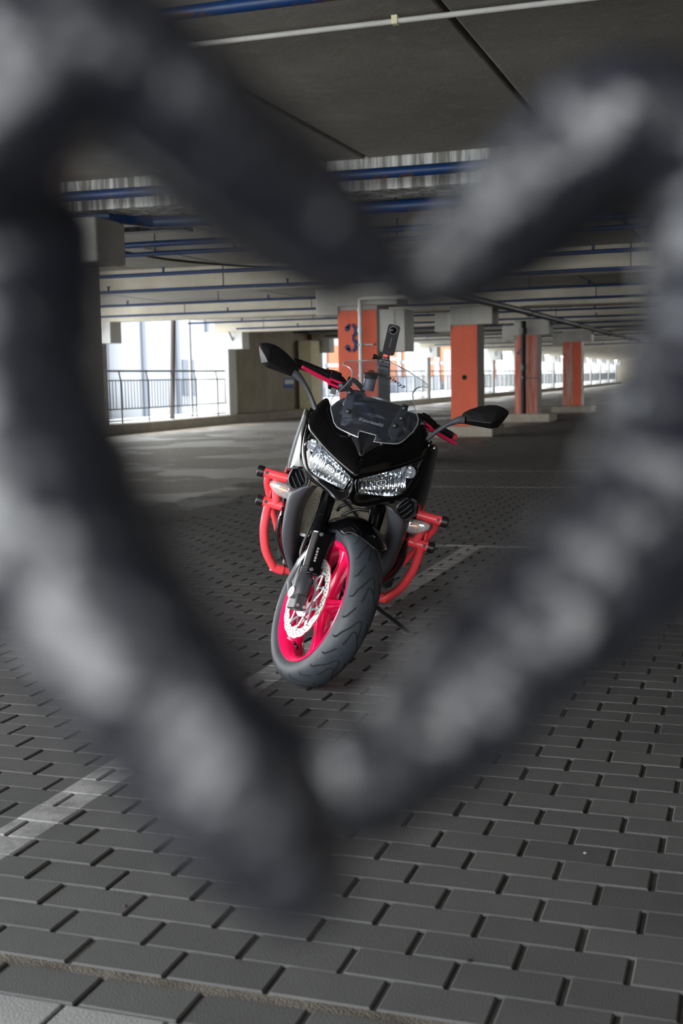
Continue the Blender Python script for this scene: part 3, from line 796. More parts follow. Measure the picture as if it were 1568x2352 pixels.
# ---------------------------------------------------------------- wheels
def wheel(name, T, halfw, prof, groove_n, front):
    rim_w = halfw - .008
    w = MB()
    w.lathe([(.2285, rim_w), (.226, rim_w + .003), (.219, rim_w), (.207, rim_w - .010), (.200, rim_w - .030), (.197, 0), (.200, -rim_w + .030), (.207, -rim_w + .010), (.219, -rim_w), (.226, -rim_w - .003), (.2285, -rim_w),
             (.222, -rim_w + .012), (.212, -rim_w + .03), (.210, 0), (.212, rim_w - .03), (.222, rim_w - .012)], 72, closed=True, axis='y')
    rim = w.build(name, K['pink'], bike, smooth=50, mat4=T)
    MB().lathe([(.014, .062), (.040, .062), (.044, .045), (.040, .030), (.036, 0), (.040, -.030), (.044, -.045), (.040, -.062), (.014, -.062)], 32, closed=True, axis='y').build('hub', K['pink'], rim, mat4=T)
    for k in range(5):
        a = 2 * PI * k / 5 + (.35 if front else .1)
        ca, sa = math.cos(a), math.sin(a)
        def P(r, t, y): return (r * ca - t * sa, y, r * sa + t * ca)
        rings = []
        for r, hw, hy in ((.030, .026, .034), (.060, .021, .028), (.11, .017, .022), (.155, .019, .021), (.182, .027, .026), (.2015, .046, .034)):
            rings.append([P(r, -hw, -hy * .35), P(r, -hw * .55, -hy), P(r, -hw * .12, -hy * .78), P(r, hw * .12, -hy * .78), P(r, hw * .55, -hy), P(r, hw, -hy * .35),
                          P(r, hw, hy * .35), P(r, hw * .55, hy), P(r, hw * .12, hy * .78), P(r, -hw * .12, hy * .78), P(r, -hw * .55, hy), P(r, -hw, hy * .35)])
        MB().loft(rings).build('spoke', K['pink'], rim, smooth=40, mat4=T)
    full = prof + [(r, -y) for r, y in reversed(prof[:-1])]
    inner = [(.214, -halfw * .75), (.214, halfw * .75)]
    ty = MB().lathe(full + inner, 96, closed=True, axis='y').build('tyre', K['rubber'], rim, smooth=60, mat4=T)
    def rad(y):
        y = abs(y)
        for (r0, y0), (r1, y1) in zip(prof[2:], prof[3:]):
            if y1 <= y <= y0: return r1 + (r0 - r1) * (y - y1) / max(1e-6, y0 - y1)
        return prof[-1][0]
    g = MB()
    def strip(path, wd):
        pts = catmull([(p[0], p[1], 0) for p in path], 5)
        L1, L2 = [], []
        for i, p in enumerate(pts):
            q = pts[min(i + 1, len(pts) - 1)] - pts[max(i - 1, 0)]
            dx, dy = q.x * .3, q.y
            n = math.hypot(dx, dy) or 1
            e = wd * (0.35 if i in (0, len(pts) - 1) else 1)
            nx, ny = -dy / n * e / .3, dx / n * e
            for Lq, sg in ((L1, 1), (L2, -1)):
                th, y = p.x + nx * sg, p.y + ny * sg
                y = max(-halfw * .985, min(halfw * .985, y))
                rr = rad(y) + .0009
                Lq.append((rr * math.cos(th), y, rr * math.sin(th)))
        n = len(L1)
        g.add(L1 + L2, [(i, i + 1, n + i + 1, n + i) for i in range(n - 1)])
    sc = halfw / .06
    for k in range(groove_n):
        t0 = 2 * PI * k / groove_n
        for sd in (1, -1):
            o_ = t0 + (0 if sd > 0 else PI / groove_n)
            q = lambda dt, y: (o_ + dt, y * sd * sc)
            if k % 2:
                strip([q(.02, .0575), q(.0, .054), q(.02, .049), q(.10, .040), q(.18, .024), q(.26, .010), q(.285, .001), q(.27, -.008), q(.18, -.014), q(.09, -.020)], .0026)
            else:
                strip([q(.02, .0575), q(.0, .054), q(.02, .049), q(.08, .041), q(.16, .029)], .0026)
                strip([q(.24, .010), q(.30, .013)], .0020)
                strip([q(.22, -.004), q(.28, -.002)], .0020)
    tag(g.build('tread_grooves', K['groove'], rim, smooth=0, mat4=T), kind='stuff')
    return rim

FT = [(.226, .048), (.238, .0565), (.256, .0600), (.272, .0575), (.285, .0485), (.293, .036), (.2975, .022), (.2995, .010), (.300, 0)]
fw = wheel('front_wheel', MW, .06, FT, 24, True)
RTp = [(.226, .078), (.236, .090), (.252, .0955), (.268, .091), (.284, .076), (.295, .052), (.3005, .03), (.303, .012), (.3035, 0)]
rw = wheel('rear_wheel', MR, .095, RTp, 22, False)
# valve
MB().tube([(.20, .0, 0), (.186, .012, 0), (.176, .028, 0)], .004, 8).sphere((.186, .012, 0), .007, 6).sphere((.176, .028, 0), .0055, 6).build('valve', K['capr'], fw, mat4=MW @ M.Rotation(math.radians(100), 4, 'Y') @ M.Scale(-1, 4, (0, 1, 0)))

def disc(sd, parent, T):
    y = .074 * sd
    seg = 144
    rings = []
    for rr_, dy in ((0, -.0025), (1, -.0025), (1, .0025), (0, .0025)):
        ring = []
        for i in range(seg):
            a = 2 * PI * i / seg
            r = (.1465 + .0038 * abs(math.sin(9 * a)) ** .7) if rr_ else (.1165 + .0015 * math.sin(18 * a))
            ring.append((r * math.cos(a), y + dy, r * math.sin(a)))
        rings.append(ring)
    b = MB(); b.loft(rings + [rings[0]], cap=False)
    d = b.build('brake_disc', K['steel'], parent, smooth=30, mat4=T)
    hb = MB()
    for i in range(30):
        for k_, r in enumerate((.122, .130, .138)):
            a = 2 * PI * (i + k_ * .33) / 30
            c = V((r * math.cos(a), y, r * math.sin(a)))
            t = V((-math.sin(a), 0, math.cos(a))); n = V((math.cos(a), 0, math.sin(a)))
            ring = [[c + V((0, sg * .0028, 0)) + (n * math.cos(2 * PI * j / 8) * .0031 + t * math.sin(2 * PI * j / 8) * .0031) for j in range(8)] for sg in (-1, 1)]
            hb.loft(ring)
    tag(hb.build('drill_holes', K['groove'], parent, smooth=0, mat4=T), kind='stuff')
    cr = MB()
    ri = []
    cr.lathe([(.052, y - .004), (.070, y - .004), (.070, y + .004), (.052, y + .004)], 40, closed=True, axis='y')
    for i in range(10):
        a = 2 * PI * i / 10
        p = V((.112 * math.cos(a), y, .112 * math.sin(a)))
        for da in (-.5, .5):
            a2 = a + da
            cr.tube([p, V((.064 * math.cos(a2), y, .064 * math.sin(a2)))], .0048, 6)
    cr.build('disc_carrier', K['alu'], parent, mat4=T)
    bb = MB()
    for i in range(10):
        a = 2 * PI * i / 10
        bb.lathe([(.0035, -.006), (.0095, -.006), (.0095, .006), (.0035, .006)], 12, M.Translation((.1135 * math.cos(a), y, .1135 * math.sin(a))), closed=True, axis='y')
    bb.build('bobbins', K['alu'], parent, mat4=T)
disc(-1, fw, MW); disc(1, fw, MW)

# ---------------------------------------------------------------- forks
def fp(sd, t, dx=0, dy=0):
    """point on the fork line: t along the tube above the axle, dx forward square to it, dy outward"""
    q = V((0, sd * (.105 + dy), .3)) + AX * t + V((math.cos(rake), 0, math.sin(rake))) * dx
    return q
for sd in (-1, 1):
    f = MB(); f.tube([fp(sd, .30), fp(sd, .355), fp(sd, .36), fp(sd, .80)], [.026, .026, .0275, .0275], 20)
    f.cyl(fp(sd, .235), fp(sd, .268), .0265, 20).cyl(fp(sd, .270), fp(sd, .30), .0245, 20)
    fk = f.build('fork_leg', K['gloss'], bike, mat4=MS)
    MB().cyl(fp(sd, .05), fp(sd, .24), .0205, 20).build('stanchion', K['chrome'], fk, mat4=MS)
    b = MB(); b.tube([fp(sd, -.018), fp(sd, .0), fp(sd, .045), fp(sd, .075), fp(sd, .08), fp(sd, .105)], [.026, .032, .031, .026, .0245, .0245], 18)
    b.obox(fp(sd, -.03, .004, .004), V((.028, 0, .01)), V((0, .021, 0)), V((-.008, 0, .026)))
    b.build('axle_clamp', K['casting'], fk, bevel=.004, mat4=MS)
    b = MB(); b.lathe([(.009, -.005), (.021, -.005), (.021, .005), (.009, .005)], 24, M.Translation(fp(sd, .0, -.004, .030)), closed=True, axis='y')
    b.lathe([(0, -.004), (.008, -.004), (.008, .003), (0, .003)], 6, M.Translation(fp(sd, .0, -.004, .030)), axis='y')
    b.build('axle_nut', K['alu'], fk, mat4=MS)
    for dx in (-.012, .014):
        MB().cyl(fp(sd, -.045, .031 , dx), fp(sd, -.045, .036, dx), .006, 12).build('pinch_bolt', K['alu'], fk, mat4=MS)
    # triangular caliper hanger
    b = MB(); b.tube([fp(sd, -.01, -.030, .020), fp(sd, .045, -.062, .024), fp(sd, .13, -.050, .018), fp(sd, .175, -.02, .008)], [.010, .009, .008, .005], 8)
    b.build('caliper_bracket', K['alu'], fk, mat4=MS)
    b = MB(); b.obox(fp(sd, .085, -.078, -.026), AX * .060, V((math.cos(rake), 0, math.sin(rake))) * .026, V((0, .030, 0)))
    b.build('brake_caliper', K['casting'], fk, bevel=.008, mat4=MS)
    MB().tube([fp(sd, .13, -.08, -.01), fp(sd, .17, -.07, .012), fp(sd, .25, -.05, .014), fp(sd, .34, -.035, .004), fp(sd, .42, -.03, -.02)], .0055, 8, n=5).build('brake_hose', K['capr'], fk, mat4=MS)
    # fork guard, a curved plate in front of the leg
    rows = []
    for t in (.075, .10, .15, .20, .245):
        wv = .0 if t < .09 else .002
        rows.append([fp(sd, t - .004, .018, .008), fp(sd, t, .030, .007 + wv), fp(sd, t, .036, -.008), fp(sd, t, .044, -.030), fp(sd, t + .006, .044, -.050 + (.004 if t > .2 else 0))])
    g = MB(); g.grid(rows, 3, 3)
    gd = g.build('fork_guard', K['gloss'], fk, solid=.003, mat4=MS)
    for t in (.092, .225):
        MB().cyl(fp(sd, t, .030, .001), fp(sd, t, .040, .003), .0065, 12).build('guard_bolt', K['alu'], fk, mat4=MS)
    if sd < 0:
        b = MB()
        for j, hh in enumerate((.0035, .005, .003, .0045, .0035)):
            t = .126 + .0115 * j
            b.obox(fp(sd, t, .0355, -.001), AX * hh, V((math.cos(rake), 0, math.sin(rake))) * .0015, V((0, .0036, 0)))
        b.build('decal', K['silver'], fk, smooth=0, mat4=MS)['label'] = 'worn vertical white marking'

# fender
def rz(a, r, y): return V((r * math.cos(a), y, .3 + r * math.sin(a)))
rows = []
for i, ad in enumerate((55, 63, 73, 86, 102, 120, 138, 156)):
    a = math.radians(ad)
    ns = math.radians((1, .8, .55, .28, 0, 0, 0, 0)[i])
    k = (0.94, .97, 1, 1, 1, 1, 1, .95)[i]
    row = []
    for y, r, e in ((-.078, .262, 28), (-.074, .288, 22), (-.056, .316, 10), (-.022, .331, 2), (0, .336, 0), (.022, .331, 2), (.056, .316, 10), (.074, .288, 22), (.078, .262, 28)):
        row.append(rz(a + ns * e, r, y * k))
    rows.append(row)
MB().grid(rows, 3, 3).build('front_fender', K['gloss'], bike, smooth=40, solid=.003, mat4=MS)

# ---------------------------------------------------------------- steering head, handlebars
MB().obox((-.335, 0, .965), (.045, 0, -.02), (0, .13, 0), (.008, 0, .016)).build('triple_clamp', K['casting'], bike, bevel=.01, mat4=MS)
MB().obox((-.215, 0, .70), (.045, 0, -.02), (0, .13, 0), (.010, 0, .02)).build('lower_clamp', K['dark'], bike, bevel=.01, mat4=MS)
bars = {-1: ((-.345, -.115, 1.045), (-.300, -.200, 1.080), (-.232, -.316, 1.094)), 1: ((-.42, .135, 1.015), (-.455, .205, 1.000), (-.540, .300, .976))}
levs = {-1: ((-.283, -.150, 1.057), (-.262, -.195, 1.062), (-.232, -.240, 1.072), (-.196, -.298, 1.087)), 1: ((-.408, .180, .995), (-.425, .215, .984), (-.460, .262, .970), (-.500, .327, .952))}
for sd in (-1, 1):
    a, b_, c = bars[sd]
    hb = MB().tube([(-.37 if sd < 0 else -.385, sd * .055, 1.01), a, b_, c], .012, 12, n=4).build('handlebar', K['black'], bike)
    gp = MB(); g0 = V(b_).lerp(V(c), .12)
    gp.tube([g0, V(c)], .0175, 16)
    gp.tube([g0, g0.lerp(V(c), .04)], .023, 16)
    gp.build('grip', K['capr'], hb)
    d = (V(c) - V(b_)).normalized()
    MB().tube([V(c), V(c) + d * .022, V(c) + d * .03], [.0165, .0165, .010], 16).build('bar_end', K['coral'] if sd > 0 else K['black'], hb)
    lv = levs[sd]
    l = MB().tube(lv[1:], [.0105, .0105, .0098, .008], 8, n=4, sq=(1.1, .8))
    dl = (V(lv[1]) - V(lv[0]))
    for o_ in (.009, -.009):
        l.tube([V(lv[0]) + V((0, 0, o_)), V(lv[1]) + V((0, 0, o_ * .8)), V(lv[1]).lerp(V(lv[2]), .25)], [.0048, .005, .005], 8)
    l.build('brake_lever' if sd < 0 else 'clutch_lever', K['lever'], hb)['label'] = 'pink anodised lever'
    s = MB(); s.tube([V(a).lerp(V(b_), .2), V(a).lerp(V(b_), .55), V(b_), V(b_).lerp(V(c), .1)], [.019, .027, .026, .021], 14)
    s.obox(V(a).lerp(V(b_), .75) + V((.018, 0, .016)), d * .024, V((.012, 0, .004)), V((0, 0, .014)))
    s.obox(V(a).lerp(V(b_), .8) + V((.012, 0, -.030)), d * .016, V((.011, 0, 0)), V((0, 0, .011)))
    s.build('switch_housing', K['black'], hb, bevel=.005)
    m_ = MB(); m_.tube([V(lv[0]) + V((-.03, 0, -.012)), V(lv[0]), V(lv[0]) + V((.012, 0, 0))], [.014, .013, .009], 12)
    m_.tube([V(lv[0]), V(lv[0]) + V((-.04, -sd * .03, .016))], .011, 10)
    m_.obox(V(lv[0]) + V((.004, sd * .022, -.026)), (.008, 0, 0), (0, .010, 0), (0, 0, .012))
    m_.build('master_cylinder', K['casting'], hb, bevel=.002)
r = MB(); r.tube([(-.335, -.050, 1.066), (-.332, -.053, 1.100), (-.331, -.054, 1.112)], [.021, .023, .023], 20)
rs = r.build('fluid_reservoir', pmat('smoky reservoir', (.10, .11, .13), .3), bike)
MB().cyl((-.331, -.054, 1.112), (-.328, -.057, 1.128), .026, 20).build('reservoir_cap', K['black'], rs)
MB().tube([(-.33, -.135, 1.088), (-.335, -.105, 1.085), (-.345, -.075, 1.065), (-.355, -.060, 1.03)], .009, 8, n=6).build('cable_guide', K['black'], bike)
for y_, dz in ((-.035, 0), (.02, .01), (.06, 0)):
    MB().tube([(-.36, y_ * 1.5, 1.0), (-.25, y_ * 1.8, 1.03), (-.2, y_, .96), (-.22, y_ * .6, .84)], .006, 8, n=6).build('cable', K['capr'], bike)

# instrument pod behind the screen
MB().grid([[(-.33, -.12, .985), (-.335, -.06, 1.012), (-.337, 0, 1.02), (-.335, .06, 1.012), (-.33, .12, .985)], [(-.24, -.12, .975), (-.25, -.06, 1.008), (-.255, 0, 1.018), (-.25, .06, 1.008), (-.24, .12, .975)], [(-.15, -.125, .95), (-.15, -.06, .975), (-.15, 0, .985), (-.15, .06, .975), (-.15, .125, .95)]], 4, 4).build('instrument_hood', K['black'], bike, solid=.01)
MB().obox((-.30, 0, .985), (.05, 0, .03), (0, .10, 0), (-.02, 0, .034)).build('gauge_cluster', K['dark'], bike, bevel=.012)

# ---------------------------------------------------------------- nose fairing
E1 = [(.062, 0, .848), (.0, .060, .905), (-.07, .105, .938), (-.125, .150, .972), (-.155, .182, 1.003), (-.135, .220, .952)]
E2 = [(.115, 0, .778), (.060, .075, .806), (.008, .137, .840), (-.030, .175, .863), (-.056, .203, .880), (-.088, .216, .893)]
Em = [((a[0] + b[0]) / 2 + .012, (a[1] + b[1]) / 2 + (.003 if a[1] else 0), (a[2] + b[2]) / 2 + .005) for a, b in zip(E1, E2)]
nose = MB()
nose.grid([E1, Em, E2], 5, 4, mirror=True)
LI = [(-.088, .216, .893), (-.063, .2045, .845), (-.045, .192, .790), (-.012, .163, .745), (.045, .090, .727), (.088, .030, .719), (.102, .0105, .752), (.106, .0085, .774)]
LO = [(-.118, .222, .925), (-.105, .2215, .830), (-.085, .206, .774), (-.055, .174, .727), (.028, .104, .704), (.098, .036, .683), (.130, .0, .715), (.124, .0, .778)]
LM = [((a[0] + b[0]) / 2 + .004, (a[1] + b[1]) / 2 + (.004 if i < 5 else 0), (a[2] + b[2]) / 2 - (.003 if i > 2 else 0)) for i, (a, b) in enumerate(zip(LI, LO))]
nose.grid([LI, LM, LO], 5, 4, mirror=True)
LB = [(-.22, .240, .93), (-.215, .236, .830), (-.19, .216, .765), (-.16, .180, .715), (-.07, .110, .700), (.02, .036, .690), (.04, .0, .71), (.04, .0, .74)]
nose.grid([LO, [((a[0] * .6 + b[0] * .4), (a[1] + b[1]) / 2 + (.002 if i < 6 else 0), (a[2] + b[2]) / 2 - .004) for i, (a, b) in enumerate(zip(LO, LB))], LB], 4, 3, mirror=True)
nf = nose.build('nose_fairing', K['gloss'], bike, smooth=50, solid=.003, offset=-1)

# visor panel under the screen
vp = []
for c, w_, ze, xe in (((.064, .848), .004, .848, .062), ((.035, .878), .030, .877, .028), ((-.008, .912), .060, .904, -.004), ((-.045, .938), .085, .922, -.05), ((-.10, .978), .108, .952, -.115), ((-.16, 1.012), .112, .985, -.175), ((-.205, 1.034), .105, 1.008, -.215)):
    vp.append([(xe, -w_, ze), ((xe + c[0]) / 2 + .006, -w_ * .55, (ze + c[1]) / 2 + .004), (c[0], 0, c[1]), ((xe + c[0]) / 2 + .006, w_ * .55, (ze + c[1]) / 2 + .004), (xe, w_, ze)])
vz = MB().grid(vp, 4, 3).build('visor_panel', K['visor'], bike, smooth=40, solid=.004)

def text(name, s, mat, parent, size, M4, ext=.0006, bold=.0, shear=0, spacing=1.0):
    c = bpy.data.curves.new(name, 'FONT')
    c.body = s; c.size = size; c.extrude = ext; c.offset = bold; c.shear = shear
    c.align_x = 'CENTER'; c.align_y = 'CENTER'; c.space_character = spacing; c.resolution_u = 3
    c.materials.append(mat)
    tmp = bpy.data.objects.new(name, c)
    me = bpy.data.meshes.new_from_object(tmp)
    bpy.data.objects.remove(tmp); bpy.data.curves.remove(c)
    o = bpy.data.objects.new(name, me); link(o, parent)
    o.matrix_local = M4
    return o
def face_m(pos, right, up):
    r_ = V(right).normalized(); n_ = r_.cross(V(up)).normalized(); u_ = n_.cross(r_)
    return M(((r_.x, u_.x, n_.x, pos[0]), (r_.y, u_.y, n_.y, pos[1]), (r_.z, u_.z, n_.z, pos[2]), (0, 0, 0, 1)))
text('lettering', 'Kawasaki', K['silver'], vz, .024, face_m((-.072, 0, .9655), (0, 1, 0), (-.8, 0, .6)), bold=.0006)['label'] = 'silver maker lettering'

# ---------------------------------------------------------------- windscreen
def scr_x(y, z): return .017 - 1.03 * (z - .91) - 1.7 * y * y
half = [(0, 1.187), (.03, 1.184), (.08, 1.172), (.117, 1.160), (.144, 1.152), (.160, 1.143), (.160, 1.133), (.146, 1.132), (.131, 1.128), (.119, 1.116), (.115, 1.098), (.125, 1.072), (.141, 1.044), (.158, 1.018), (.161, 1.0), (.152, .972), (.126, .932), (.112, .921), (.097, .916), (.042, .908), (.028, .907), (.031, .918), (.030, .929)]
poly = half + [(-y, z) for y, z in reversed(half) if y > 0]
bm = bmesh.new()
bvs = [bm.verts.new((0, y, z)) for y, z in poly]
bes = [bm.edges.new((bvs[i], bvs[(i + 1) % len(bvs)])) for i in range(len(bvs))]
bmesh.ops.triangle_fill(bm, use_beauty=True, edges=bes)
for k in range(1, 20):
    bmesh.ops.bisect_plane(bm, geom=bm.verts[:] + bm.edges[:] + bm.faces[:], plane_co=(0, 0, .9 + .015 * k), plane_no=(0, 0, 1))
for k in range(-10, 11):
    bmesh.ops.bisect_plane(bm, geom=bm.verts[:] + bm.edges[:] + bm.faces[:], plane_co=(0, .0152 * k, 0), plane_no=(0, 1, 0))
for v_ in bm.verts:
    y, z = v_.co.y, v_.co.z
    fl = max(0, abs(y) - .105) / .055
    v_.co.x = scr_x(y, z) + (fl ** 1.5 * .03 if z > 1.1 else 0)
bmesh.ops.dissolve_degenerate(bm, edges=bm.edges[:], dist=1e-5)
bmesh.ops.recalc_face_normals(bm, faces=bm.faces)
sme = bpy.data.meshes.new('windscreen'); bm.to_mesh(sme); bm.free()
sme.polygons.foreach_set('use_smooth', [True] * len(sme.polygons)); sme.materials.append(K['screen'])
scr = link(bpy.data.objects.new('windscreen', sme), bike)
sm = scr.modifiers.new('solid', 'SOLIDIFY'); sm.thickness = .0035; sm.offset = 0
# polished edge of the screen, its bright outline painted in as milky white
ed = [(scr_x(y, z) + (max(0, abs(y) - .105) / .055) ** 1.5 * .03 * (z > 1.1), y, z) for y, z in poly]
MB().tube(ed + [ed[0]], .0018, 5).build('screen_edge', glassy('clear edge with painted glint', (.85, .88, .92), .45, .08, milk=.35), scr)
MB().tube(ed[7:12], [.0015, .0035, .0015], 6, n=3).tube([mirror_y(p) for p in ed[7:12]], [.0015, .0035, .0015], 6, n=3).build('edge_fold', glassy('fold with painted glint', (.8, .84, .9), .35, .06, milk=.15), scr)  # fold brightness is painted in with the same milky white
for y, z in ((-.103, 1.045), (-.088, .981), (.100, 1.042), (.100, 1.006), (.085, .976)):
    MB().sphere((scr_x(y, z) + .004, y, z), (.006, .0095, .0095), 8).build('screen_bolt', K['capr'], scr)
for y in (-.057, .058):
    MB().sphere((.004, y, .906), (.008, .009, .009), 8).build('panel_bolt', K['capr'], vz)
for sd in (-1, 1):
    rows = [[(scr_x(y * sd, z) - .006, y * sd, z) for y in (y0, (y0 + y1) / 2, y1)] for z, y0, y1 in ((1.055, .090, .112), (1.02, .080, .112), (.985, .072, .110), (.955, .066, .105), (.93, .085, .10))]
    MB().grid(rows, 3, 2).build('screen_bracket', K['grey'], scr, solid=.002)
# sticker lettering
dec = text('sticker', '@miss', K['groove'], scr, .0245, face_m((scr_x(.03, 1.133) + .005, -.033, 1.1345), (0, 1, -.02), (-.7, 0, .7)), bold=.0005, shear=.3)
dec['label'] = 'black sticker lettering'
st_ = '_sixty7'
for i, ch in enumerate(st_):
    yy = .010 + .0105 * i
    zz = 1.1335 - .0011 * i - .00038 * i * i
    text('sticker', ch, K['groove'], scr, .0235, face_m((scr_x(yy, zz) + .0045, yy, zz), (-.1, 1, -.12 - .055 * i), (-.7, 0, .7)), bold=.0004, shear=.2)

# ---------------------------------------------------------------- headlights
def lerp3(a, b, t): return V(a).lerp(V(b), t)
top_c = [(.104, .0115, .772), (.060, .073, .803), (.010, .135, .836), (-.028, .172, .858), (-.054, .199, .874)]
bot_c = [(.092, .027, .723), (.045, .088, .730), (-.008, .155, .745), (-.042, .188, .790), (-.060, .2005, .842)]
for sd in (1, -1):
    tc_ = [(x, y * sd, z) for x, y, z in catmull(top_c, 6)]
    bc_ = [(x, y * sd, z) for x, y, z in catmull(bot_c, 6)]
    n_ = len(tc_)
    ln = MB()
    rings = []
    for t in (0, .25, .5, .75, 1):
        rings.append([lerp3(a, b, t) + V((.010 * math.sin(PI * t), 0, 0)) for a, b in zip(tc_, bc_)])
    ln.loft(rings, cap=False, closed=False)
    lens = ln.build('headlight', K['lens'], bike, smooth=60)
    lens['label'] = 'clear headlight with ribbed reflector'
    rf = MB(); m1 = 17
    fine_t = catmull(tc_[:m1], 3); fine_b = catmull(bc_[:m1], 3)
    rings = []
    for j in range(9):
        t = j / 8
        row = []
        for i, (a, b) in enumerate(zip(fine_t, fine_b)):
            s_ = i / (len(fine_t) - 1)
            dep = .012 + .038 * (math.sin(PI * t) ** .6) * (math.sin(PI * min(1, max(0, s_ * .96 + .03))) ** .5)
            row.append(lerp3(a, b, t) + V((-dep + (.005 if i % 4 < 2 else 0) * math.sin(PI * t), 0, 0)))
        rings.append(row)
    rf.loft(rings, cap=False, closed=False)
    rf.build('reflector', K['reflector'], lens, smooth=22)
    # bulb shield: rounded rectangle seen in the middle
    c = V((.030, .092 * sd, .777)); u_ = V((-.35, sd * .85, .40)).normalized(); w_ = V((0, -sd * .36, .9)).normalized()
    pts = []
    for i in range(25):
        a = 2 * PI * i / 24
        ca, sa = math.cos(a), math.sin(a)
        pts.append(c + u_ * .021 * math.copysign(abs(ca) ** .45, ca) + w_ * .0095 * math.copysign(abs(sa) ** .45, sa))
    MB().tube(pts, .0019, 6).tube([c + (p - c) * .55 for p in pts], .0014, 6).build('bulb_shield', K['black'], lens)
    MB().tube([c + V((.002, 0, 0)) + (p - c) * .80 for p in pts], .0015, 6).build('shield_rim', K['white'], lens)
    # round position lamp in the outer corner
    pc = V((-.050, .180 * sd, .832))
    pm = M.Translation(pc) @ M.Rotation(math.radians(-25 * sd), 4, 'Z')
    b = MB(); b.lathe([(0, -.014), (.012, -.010), (.020, -.001), (.0225, .003)], 24, pm, axis='x')
    pl = b.build('position_lamp', K['reflector'], lens, smooth=40)
    for j in range(-5, 6):
        hh = math.sqrt(max(0, .021 ** 2 - (.0038 * j) ** 2))
        MB().obox(pm @ V((.006 - .010 * (j / 5) ** 2, .0038 * j, 0)), V((.002, 0, 0)), V((0, .0011, 0)), V((0, 0, hh))).build('lamp_rib', K['siglens'], lens, smooth=0)
    MB().lathe([(.0235, -.014), (.027, -.010), (.027, 0.0), (.024, .003), (.0235, 0)], 24, pm, axis='x', closed=True).build('lamp_bezel', K['gloss'], lens)
    # black housing behind
    bk = MB()
    bk.loft([[lerp3(a, b, t) + V((-.014 - .05 * math.sin(PI * t), 0, 0)) for a, b in zip(tc_, bc_)] for t in (0, .25, .5, .75, 1)], cap=False, closed=False)
    bk.build('lamp_housing', K['dark'], lens)

